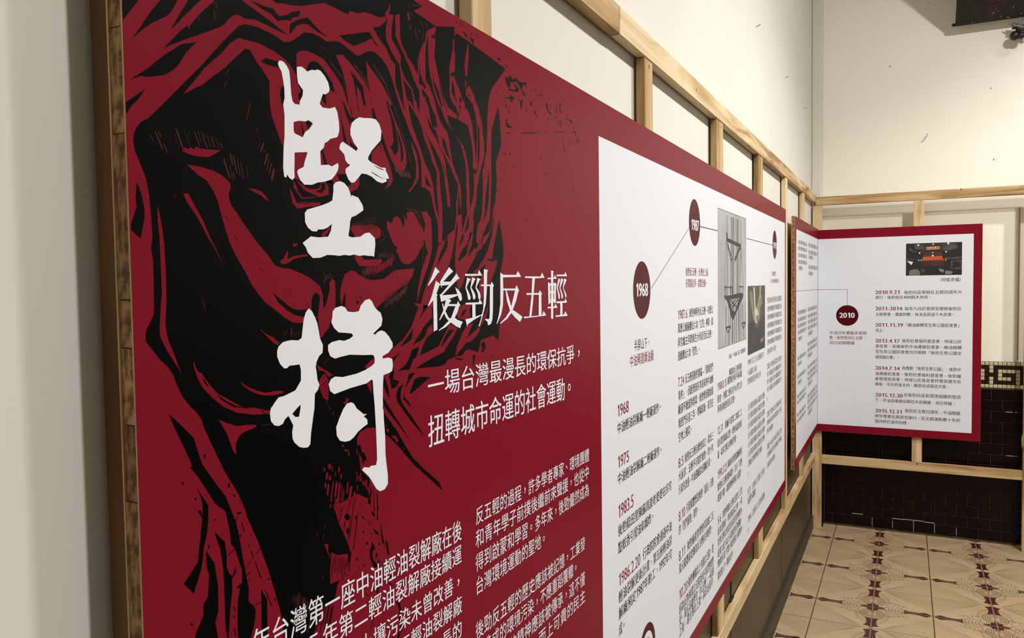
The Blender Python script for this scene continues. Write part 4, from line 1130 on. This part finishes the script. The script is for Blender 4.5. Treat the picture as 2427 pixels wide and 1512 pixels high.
T.line('後勁反五輕，台灣史上最', 1625, 654, 1678, 634, 4, 2); T.line('長環保抗爭，震驚全國。', 1625, 682, 1676, 662, 4, 2)
row(1, '後勁神明也反五輕。有應公', 757, 22, 1, 1634, None, '1987.6.', 1631)
row(1, '萬應公廟廟擲出六次「立筊」神蹟，鳳', 790, 22); row(1, '屏宮爐主拜問保生大帝是否反五輕，', 823, 22); row(1, '連續擲出六次「聖筊」。', 856, 22, 1, None, 1660)
row(1, '反五輕運動的開端—「圍堵西門', 918, 23, 1, 1624, None, '7.24', 1621); row(1, '事件」，因經濟部長李達海到中油煉', 951, 23)
row(1, '廠卻不敢面對群眾，後勁憤而開始圍', 984, 23); row(1, '堵西門長達三年，埋鍋造飯，甚至在', 1017, 23); row(1, '空地上種菜。', 1050, 23, 1, None, 1640)
row(1, '後勁反五輕自救會成立，提出三', 1111, 23, 1, 1622, None, '8.5', 1619); row(1, '大訴求：五輕不可建於後勁、四十年', 1144, 23); row(1, '污染先改善、中油遷廠提出遷廠計畫。', 1176, 23, 1, None, 1686)
row(1, '引發媒體塑造後勁「暴民」示動', 1239, 24, 1, 1625, None, '8.10', 1622); row(1, '的「西門暴動」事件。', 1272, 24, 1, None, 1655)
row(1, '後勁廟產管理會同意給三五', 1334, 24, 1, 1627, None, '8.11', 1622); row(1, '萬元慶讚基金做為反五輕抗爭經費。', 1366, 24, 1, None, 1688)
row(1, '後勁鄉親北上包圍立法院，要', 1428, 25, 1, 1629, None, '10.20', 1627)
row(1, '因為反對與環立法院委員引起警察警', 1463, 25); row(1, '受，萬名高雄學生「反五輕，一起遊', 1491, 25); row(1, '上街，環台灣北上第一次走出高中', 1517, 25, 1, None, 1688)
row(2, '爾援助反五輕運動', 906, 17, 1, 1728); row(2, '國際綠色和平來高雄', 927, 19, 1, 1724, None, '1988.8.15', 1722); row(2, '宿舍，參觀二輕石化中心勞工抗', 957, 19); row(2, '爭時與後勁居民互動。', 982, 19, 1, None, 1744)
row(2, '圍廠半途第二次圍二工', 1032, 19, 1, 1718, None, '12.31', 1713); row(2, '居民遭受鎮暴法警，發動抗議出動抗', 1062, 19); row(2, '議，以宋江陣古老陣頭守衛。', 1089, 19, 1, None, 1747)
row(2, '郝柏村特勤訓練夜宿', 1137, 20, 1, 1724, None, '1990.3.25', 1722); row(2, '後勁反五輕運動場所，宣示「五輕', 1167, 20); row(2, '政策不變，讓運動頓時陷入低潮。', 1194, 20)
row(2, '後勁舉辦反五輕公投四三三票', 1246, 20, 1, 1712, None, '5.6', 1708)
for y, s in ((1273, '此次活動由，學者與社區之舉，一項'), (1299, '針對五輕公民投票表達意見的後勁人'), (1325, '結果六成六以上民眾強烈反對建廠，'), (1350, '無情民意下警方強勢進入後勁內')): row(2, s, y, 20)
row(2, '從此進入下一階段抗爭。', 1379, 20, 1, None, 1738)
T.line('圖為：中油廠 北區工廠燃燒塔', 1728, 851, 1767, 840, 4, 3)
for y, s, xr in ((868, '1990年九月二日 反五輕街頭下午', 1811), (892, '千人抗議遊行北上高雄', 1793), (913, '警察開道遊行隊伍全員', 1803)): row(3, s, y, 15, 3, None, xr)
for y in (976, 998, 1020, 1043, 1065, 1087): row(3, '六月行政院長郝柏村在高雄宣布五輕動', y, 16, 3)
row(3, '工建廠反五輕的運動與抗爭持續在', 1109, 16, 3, None, 1806); row(3, '工。', 1134, 15, 3, None, 1775)
row(3, '五輕正式動工生產', 1176, 17, 3, 1782, None, '9.21', 1779); row(3, '鎮暴警察人牆護廠', 1198, 17, 3, None, 1790)
row(3, '五輕完工試車運轉', 1242, 17, 3, 1782, None, '1994', 1780); row(3, '中。', 1267, 16, 3, None, 1775)
T.line('五輕動工', 1829, 654, 1840, 643, 4, 2); T.line('反五輕持續抗爭', 1826, 671, 1846, 661, 4, 2)
row(4, '後勁發起抗議環保', 719, 14, 3, 1828, None, '1995-2004', 1827)
for y, xr in ((739, 0), (759, 0), (779, 0), (799, 0), (819, 0), (841, 1841)): row(4, '五輕與後勁鄉親抗爭不斷持續監督工廠' if not xr else '五輕污染事件一再發生。', y, 13, 3, None, xr or None)
row(4, '後勁社區監督污染發現', 876, 14, 3, 1828, None, '2002.4', 1827)
for y in (895, 913, 931): row(4, '地下水遭嚴重污染中油隱瞞事實多年', y, 13, 3)
row(4, '年。', 953, 12, 3, None, 1821)
row(4, '後勁成立社會福利基金', 990, 14, 3, 1826, None, '2007.', 1825); row(4, '會推動社區的各項環境監督公共事務', 1010, 13, 3); row(4, '教育與關懷', 1030, 13, 3, None, 1832)
row(4, '中油宣布投資更新三輕', 1067, 14, 3, 1826, None, '2008.9', 1825); row(4, '計畫後勁居民堅決反對擴建三輕延廠', 1087, 13, 3); row(4, '高雄環境運動。', 1111, 13, 3, None, 1839)
T.build('timeline_lettering', [M['white'], M['ink'], M['wineink'], M['inkgrey']], b1, 'black and wine red timeline text')
# ---- two printed photographs on the long panel
PG = []
def grey(n, v, t=(1, 1, 1), noise=None): return mat(n, (v*t[0], v*t[1], v*t[2]), .5, .4, noise)
ph = Print('L')
A0 = [(1701, 495), (1768, 518), (1767, 805), (1700, 829)]
ya, yb_ = uz('L', 1701, 495)[0], uz('L', 1768, 518)[0]; za0 = uz('L', 1768, 518)[1]; zb0 = uz('L', 1700.5, 829)[1]
def PH(u, v): return (ya+(yb_-ya)*u, za0+(zb0-za0)*v)      # unit photo coordinates, v downward
ph.loops([[PH(0, 0), PH(1, 0), PH(1, 1), PH(0, 1)]], 3, 1); ph.loops([[PH(.006, .004), PH(.994, .004), PH(.994, .996), PH(.006, .996)]], 3.4, 0)
def pl(a, b, w, mi=1): ph.seg(PH(*a), PH(*b), w, 4.2, mi)
for (x0, x1, w) in ((.27, .27, .003), (.31, .31, .004), (.44, .42, .008), (.50, .49, .012), (.58, .55, .004), (.65, .64, .010), (.70, .68, .005), (.80, .79, .004)):
    pl((x0, .03), (x1, .66), w)
for (x0, x1, w) in ((.40, .36, .005), (.47, .47, .010), (.53, .55, .004), (.60, .62, .005), (.70, .72, .008), (.76, .78, .004), (.25, .24, .004), (.85, .90, .004), (.33, .33, .004)):
    pl((x0, .70), (x1, .99), w)
pl((.30, .21), (.77, .235), .010); pl((.31, .24), (.46, .36), .007); pl((.77, .24), (.55, .36), .010); pl((.28, .16), (.30, .22), .014); pl((.77, .22), (.77, .27), .012)
pl((.24, .22), (.20, .60), .003); pl((.82, .25), (.88, .62), .003); pl((.27, .22), (.44, .38), .003); pl((.78, .28), (.70, .62), .004)
ph.loops([[PH(.20, .615), PH(.30, .625), PH(.84, .610), PH(.89, .63), PH(.86, .655), PH(.60, .77), PH(.50, .815), PH(.44, .80), PH(.36, .72), PH(.28, .66), PH(.20, .64)], [PH(.38, .655), PH(.72, .65), PH(.56, .755), PH(.46, .74)]], 4.6, 1)
pl((.40, .66), (.62, .72), .005); pl((.46, .72), (.68, .66), .005); pl((.40, .70), (.60, .66), .004); pl((.50, .65), (.52, .75), .005)
for x in (.22, .26, .40, .46, .74, .86): pl((x, .55), (x+.01, .615), .006)
pl((.20, .56), (.46, .565), .003); pl((.72, .56), (.90, .565), .003)
for s_ in (.25, .82):
    pl((s_, .86), (s_+.16, .86), .005); pl((s_, .86), (s_+.07, .905), .005); pl((s_+.16, .86), (s_+.07, .905), .005); pl((s_+.02, .70), (s_, .86), .003); pl((s_+.14, .68), (s_+.16, .86), .003)
ph.build('photo_print', [mat('photo_grey', (.34, .34, .345), .5, .4, (9, (.44, .44, .445), 3)), mat('photo_dark', (.018, .017, .017), .5)], b1, 'grey photograph of a steel flare tower')
p2 = Print('L')
A1 = uz('L', 1772, 678), uz('L', 1813, 677); zb2 = uz('L', 1772, 843)[1]
def PH2(u, v): return (A1[0][0]+(A1[1][0]-A1[0][0])*u, A1[0][1]+(zb2-A1[0][1])*v)
p2.loops([[PH2(0, 0), PH2(1, 0), PH2(1, 1), PH2(0, 1)]], 3, 0)
p2.loops([[PH2(.08, .10), PH2(.22, .06), PH2(.30, .22), PH2(.30, .38), PH2(.50, .30), PH2(.62, .18), PH2(.80, .14), PH2(.84, .28), PH2(.70, .34), PH2(.68, .50), PH2(.52, .62), PH2(.42, .54), PH2(.30, .50)]], 3.6, 1)
p2.loops([[PH2(.30, .02), PH2(.38, .02), PH2(.44, .5), PH2(.50, .57), PH2(.40, .56)]], 4, 2)
p2.loops([[PH2(.68, .01), PH2(.73, .01), PH2(.70, .2), PH2(.66, .2)]], 4, 2)
p2.loops([[PH2(.36, .36), PH2(.48, .34), PH2(.56, .38), PH2(.60, .46), PH2(.48, .44), PH2(.42, .5)]], 4, 2)
p2.loops([[PH2(0, .55), PH2(.25, .50), PH2(.5, .66), PH2(.8, .48), PH2(1, .45), PH2(1, 1), PH2(0, 1)]], 3.3, 3)
p2.loops([[PH2(.72, .84), PH2(.9, .82), PH2(.92, .87), PH2(.74, .9)]], 4, 1)
p2.build('photo_print', [mat('photo_olive', (.085, .078, .055), .5, .4, (14, (.05, .045, .03), 3)), mat('photo_tan', (.26, .24, .18), .5, .4, (16, (.16, .15, .11), 3)),
    mat('photo_pale', (.55, .52, .42), .5), mat('photo_umber', (.028, .024, .018), .5, .4, (12, (.045, .038, .028), 3))], b1, 'dark brown photograph of a street crowd')
# ---------------------------------------------------------------- narrow corner panel print
T = Text('L')
def rows2(xa, xb, ys, short=(), h=10):
    for i, y in enumerate(ys):
        s = '後勁反五輕運動抗爭遷廠宣示行動' if i not in short else '五輕遷廠行動'
        xr = xb if i not in short else xa+(xb-xa)*.5
        T.line(s, xa, y, xr, y-h, 4, 0)
rows2(1892, 1912.5, (578, 593, 609, 625, 640), (4,)); rows2(1916, 1937.5, (585, 602, 614), (2,)); rows2(1916, 1937, (638, 653), (1,))
rows2(1891, 1911, (747, 764, 779, 794, 810), (4,)); rows2(1915, 1936.5, (739, 755, 769, 783, 797), (4,))
rows2(1890, 1910.5, (856, 870), (1,)); rows2(1914, 1936, (822, 836, 850), (2,)); rows2(1890, 1910, (900, 915), (1,)); rows2(1914, 1936, (877, 892, 905, 918), (3,))
rows2(1889, 1909.5, (947, 961), ()); rows2(1914, 1936, (946, 959, 974, 988), (3,)); rows2(1889, 1909, (991, 1006), ())
T.build('timeline_lettering', [M['inkgrey']], b2)
Ln = Print('L'); Ln.seg(uz('L', 1886.5, 690), (YB-.0006, uz('L', 1941, 686)[1]), .0018, 3, 0); Ln.build('timeline_line', [M['line']], b2)
# ---------------------------------------------------------------- end panel print
Ln = Print('F'); zc = uz('F', 2008, 686)[1]
Ln.seg((-.3935, zc), (-.2565, zc), .0018, 3, 0); Ln.seg((-.2572, zc), (-.2572, 1.14), .0018, 3, 0); Ln.build('timeline_line', [M['line']], b3)
D = Print('F'); D.disc(-.2572, 1.0945, .0515, 3, 0); D.build('timeline_dot', [M['wine']], b3)
T = Text('F')
T.line('2010', 1990, 753, 2025, 741, 5, 3, .03)
for s, yb, xr in (('中油25年遷廠承諾倒', 792.5, 2054), ('數，後勁堅持反五輕，', 804, 2053), ('2015如期關廠', 816, 2026)): T.line(s, 1966, yb, xr, yb-8, 4, 1, .01)
def rf(head, hx, s, xs, xr, yb):
    if head: T.line(head, 2075, yb, hx, yb-8.6, 4, 1, .022)
    T.line(s, xs, yb+(.5 if head else 0), xr, yb-8, 4, 0, .008)
rf('2010.9.21', 2133, '後勁社區舉辦反五輕20週年大', 2143, 2280, 697); rf(0, 0, '遊行，後勁居民4000餘人參與。', 2075, 2209, 709)
rf('2011-2014', 2138, '每年九月於鳳屏宮舉辦後勁反', 2144, 2279, 735.5); rf(0, 0, '五輕晚會，遷廠倒數，每次皆超過千人與會。', 2075, 2265, 749)
rf('2011.11.19', 2140, '「煉油廠轉型生態公園促進會」', 2142, 2279, 774); rf(0, 0, '成立。', 2075, 2099, 787)
rf('2013.4.17', 2132, '後勁社會福利基金會、地球公民', 2138, 2279, 811.5); rf(0, 0, '基金會、高雄後勁中油遷廠促進會、煉油廠轉', 2075, 2279, 824); rf(0, 0, '型生態公園促進會共同舉辦「後勁生態公園全', 2075, 2279, 837); rf(0, 0, '國競圖比賽」。', 2075, 2133, 850)
rf('2014.7.14', 2132, '為推動「後勁生態公園」，後勁中', 2138, 2278, 876); rf(0, 0, '油遷廠促進會、後勁社會福利基金會、後勁屬', 2074, 2278, 889); rf(0, 0, '產管理委員會、地球公民基金會拜會高雄市長', 2074, 2278, 901.5); rf(0, 0, '陳菊，市長表達支持，願意促成最佳方案。', 2074, 2252, 914)
rf('2015.12.30', 2139, '在後勁社區和環境組織的堅持', 2142, 2277, 939.5); rf(0, 0, '下，中油高雄廠如期在年底關廠，30日停爐。', 2074, 2266, 952)
rf('2015.12.31', 2138, '後勁反五輕25週年，中油關廠', 2145, 2276, 977); rf(0, 0, '跨年晚會在鳳屏宮舉行，反五輕運動數十年的', 2074, 2276, 989.5); rf(0, 0, '堅持終於達到目標。', 2074, 2158, 1002)
T.line('（何俊彥攝）', 2222, 668, 2284, 659, 4, 0, .008)
T.build('timeline_lettering', [M['ink'], M['wineink'], M['inkgrey'], M['white']], b3, 'black and wine red dated list')
p3 = Print('F')
q0 = uz('F', 2147.5, 577.5); q1 = uz('F', 2280.5, 573); q2 = uz('F', 2147, 653.5)
def PF(x, y): return (q0[0]+(q1[0]-q0[0])*(x-340)/1610, q0[1]+(q2[1]-q0[1])*(y-215+((x-340)/1610*0))/915)
def pp(pts, lv, mi): p3.loops([[PF(x, y) for x, y in pts]], lv, mi)
p3.loops([[q0, (q1[0], q0[1]), (q1[0], q2[1]), (q0[0], q2[1])]], 3, 0)
pp([(560, 240), (860, 250), (870, 420), (700, 460), (560, 420), (480, 360), (430, 320), (440, 400), (560, 460), (860, 470), (860, 400), (600, 380)], 3.6, 1)
pp([(1390, 250), (1700, 240), (1820, 300), (1800, 380), (1640, 430), (1390, 430)], 3.6, 1)
pp([(870, 250), (1390, 240), (1390, 620), (860, 640)], 3.4, 2); pp([(900, 300), (1350, 290), (1350, 460), (900, 460)], 3.8, 0)
pp([(930, 325), (1325, 315), (1325, 400), (930, 410)], 4.2, 4)
for x in (950, 1040, 1130, 1220, 1280): pp([(x, 340), (x+45, 338), (x+45, 385), (x, 388)], 4.6, 3)
pp([(840, 600), (1390, 590), (1410, 690), (820, 700)], 4, 3)
for k in range(11): x = 690+78*k; pp([(x, 690), (x+25, 665), (x+50, 690), (x+35, 725), (x+10, 725)], 4.6, 4 if k in (0, 1, 10) else 3)
pp([(820, 725), (1420, 715), (1440, 860), (800, 870)], 3.8, 2)
for x, y, r in ((700, 265, 30), (1560, 240, 32), (1130, 255, 22), (1120, 575, 28), (735, 495, 24), (1500, 475, 24), (1120, 490, 20), (1055, 340, 14), (1190, 340, 14)):
    c = PF(x, y); p3.disc(c[0], c[1], r/1610*(q1[0]-q0[0]), 5, 5, 0, 12)
pp([(380, 640), (640, 660), (640, 700), (380, 690)], 3.8, 1); pp([(1420, 640), (1940, 620), (1940, 670), (1600, 690)], 3.8, 1)
pp([(370, 710), (550, 740), (500, 830), (440, 770)], 4, 5); pp([(1640, 730), (1940, 720), (1940, 960), (1640, 960)], 3.8, 1); pp([(1680, 760), (1900, 750), (1900, 920), (1690, 930)], 4.1, 0)
pp([(540, 800), (580, 755), (670, 760), (700, 830), (650, 930), (560, 930)], 4.4, 0)
pp([(440, 1000), (540, 950), (680, 950), (750, 1020), (760, 1120), (430, 1120)], 4.4, 6)
pp([(780, 950), (900, 960), (860, 1060), (800, 1040)], 4.2, 1); pp([(940, 900), (1100, 890), (1150, 1000), (1120, 1100), (940, 1100)], 4.3, 0)
pp([(1290, 930), (1450, 980), (1430, 1060), (1330, 1020)], 4.4, 7); pp([(1490, 1000), (1690, 1030), (1660, 1100), (1480, 1100)], 4.4, 7)
p3.build('photo_print', [mat('temple_black', (.007, .006, .006), .5), mat('temple_grey', (.085, .075, .07), .5, .4, (30, (.03, .025, .022), 4)), mat('temple_brown', (.075, .025, .015), .5, .4, (40, (.03, .012, .01), 3)),
    mat('temple_orange', (.50, .075, .02), .5), mat('temple_gold', (.42, .28, .12), .5), mat('temple_light', (.80, .74, .68), .5), mat('temple_shirt', (.14, .14, .12), .5), mat('temple_lilac', (.20, .17, .24), .5)], b3, 'dark night photograph of a lit temple front over a crowd')
bpy.data.objects.remove(_fo)
# ---------------------------------------------------------------- black plaque high on the back wall, its ornament, nails, hook
pq = thing('plaque', 'black lacquered plaque with dull red characters high on the back wall', 'plaque', (.2, YW-.02, 2.45))
z0, zt = 2.4545, 3.10
G0, LN = .062, 1.15           # gap of the lower edge from the wall, forward lean
V = []
for dz, dy in ((0, 0), (.019, .0165)):
    V += [(.2025, YW-G0+dy, z0+dz), (.95, YW-G0+dy, z0+dz), (.95, YW-G0+dy-(zt-z0)*LN, zt+dz), (.2025, YW-G0+dy-(zt-z0)*LN, zt+dz)]
mk('board', V, [(0, 1, 2, 3), (7, 6, 5, 4), (0, 4, 5, 1), (1, 5, 6, 2), (2, 6, 7, 3), (3, 7, 4, 0)], M['plaque'], pq)
mk('corner_peg', *lathe([(.001, -.007), (.007, -.004), (.009, 0), (.007, .006), (.002, .009)], (.196, YW-G0+.004, 2.462), 10), M['carve'], pq)
box('wall_bracket', .60, .66, YW-G0+.012, YW-.0005, z0+.015, z0+.04, M['carve'], pq)
pt = Print('F')
V, F = [], []
def plq(x, y):                 # point of the leaning front face seen at an image position
    d = ray(x, y); n = Vector((0, 1, LN)); p0 = Vector((0, YW-G0-.001, z0-.001))
    return CAM + d*((p0-CAM).dot(n)/d.dot(n))
def pstroke(a, b, w):
    P0, P1 = plq(*a), plq(*b); d = (P1-P0).normalized(); n = Vector((0, 1, LN)).normalized().cross(d)*w/2
    o = len(V); V.extend([tuple(P0-n), tuple(P1-n), tuple(P1+n), tuple(P0+n)]); F.append((o, o+1, o+2, o+3))
for cx, cyy in ((2305, -8), (2356, -5), (2356, 21), (2305, -36), (2410, -20)):
    V, F = [], []
    for a, b, w in (((-12, -8), (12, -10), .004), ((-9, -8), (-12, 8), .005), ((-12, 0), (10, -2), .004), ((3, -10), (-6, 8), .004), ((-2, -2), (14, 7), .005), ((-12, 6), (6, 4), .003)):
        pstroke((cx+a[0], cyy+a[1]), (cx+b[0], cyy+b[1]), w)
    mk('character', V, F, M['plaquered'], pq)

V, F = [], []
for a, b in (((2350, 33), (2358, 29)), ((2402, 15), (2403, 18)), ((2303, 52), (2305, 54)), ((2420, 30), (2422, 33)), ((2386, 40), (2393, 42)), ((2415, 44), (2419, 40)), ((2338, 61), (2344, 61)), ((2371, 37), (2373, 39))): 
    V, F = [], []; pstroke(a, b, .0030); mk('paint_fleck', V, F, M['steel'], pq)
# carved ornament under the plaque
orn = thing('carved_ornament', 'dark carved ornament with grey ribs under the black plaque at the right edge', 'ornament', (.46, YW-.05, 2.36))
oy = YW-.050
def opt(x, y, dy=0): 
    p = at(x, y, Y=oy-dy); return tuple(p)
mk('ball', *lathe([(.002, -.022), (.013, -.017), (.020, -.006), (.021, .004), (.015, .015), (.004, .021)], opt(2405, 85), 14), M['carve'], orn, None, None, True)
mk('ball', *lathe([(.002, -.016), (.012, -.012), (.017, 0), (.012, .012), (.003, .016)], opt(2420, 84, .01), 14), M['carve'], orn, None, None, True)
for a, b, c, r, m_ in (((2399, 56), (2415, 54), (2440, 60), .0055, 'carveg'), ((2397, 61), (2412, 62), (2440, 68), .0045, 'carveg'), ((2399, 67), (2414, 67), (2440, 76), .0055, 'carve'), ((2408, 71), (2420, 74), (2440, 82), .006, 'carve'), ((2390, 57), (2400, 58), (2412, 59), .003, 'carveg')):
    mk('rib', *tube([opt(*a), opt(*b, .006), opt(*c, .0)], r, 7), M[m_], orn, None, None, True)
v, f = cube(.475, .56, YW-.055, YW-.0005, 2.40, 2.43, .003); mk('hanger', v, f, M['carve'], orn)
# nails and a bent wire hook on the walls
for (x, y) in ((1792, 63), (1861, 184), (1906, 257)):
    p = at(x, y, X=XW)
    tag(mk('nail', *tube([(XW+.0003, p.y, p.z), (XW+.014, p.y-.003, p.z+.003)], .0016, 6), M['steel']), {1792: 'uppermost nail in the left wall above the timber frame', 1861: 'middle nail in the left wall near the corner', 1906: 'small nail in the left wall closest to the corner'}[x], 'nail', 'nails in the left wall')
p = at(2190, 326, Y=YW)
hk = [(p.x+.014, YW-.0025, p.z+.020), (p.x+.015, YW-.003, p.z+.008), (p.x+.004, YW-.003, p.z), (p.x-.010, YW-.003, p.z-.016), (p.x-.008, YW-.003, p.z-.022), (p.x+.002, YW-.003, p.z-.014), (p.x+.009, YW-.003, p.z+.002)]
tag(mk('wire_hook', *tube(hk, .0010, 6), M['steel']), 'small bent wire loop hanging on the cream back wall', 'hook')
for (x, y, l) in ((2349, 209, 'black nail hole high on the back wall below the plaque'), (2355, 378, 'black nail hole on the back wall just above the top rail'), (2200, 8, 'black nail hole on the back wall left of the plaque'), (2109, 157, 'small scuffed nail hole in the middle of the back wall')):
    p = at(x, y, Y=YW); tag(mk('nail_hole', *lathe([(.0006, -.0022), (.0022, -.001), (.0022, .001), (.0006, .0022)], (p.x, YW-.0021, p.z), 7), M['seam']), l, 'hole', 'nail holes in the back wall')
# rounded yellow-green object at the right edge, on a cord from the ceiling
OY = 2.2; p = at(2428, 1040, Y=OY); cxp = p.x+.0290
fr = thing('hanging_ornament', 'rounded yellow-green object with dark mottling at the right edge of view', 'ornament', (cxp, OY, p.z-.052))
prof = [(r*.6, h*.6) for r, h in ((.004, -.082), (.030, -.078), (.048, -.060), (.058, -.030), (.0585, 0), (.052, .030), (.040, .055), (.026, .075), (.012, .088), (.004, .092))]
mk('body', *lathe(prof, (cxp, OY, p.z), 24), M['green'], fr, None, None, True)
mk('cord', *tube([(cxp, OY, p.z+.0545), (cxp, OY, RZ-.0002)], .0012), M['carve'], fr)
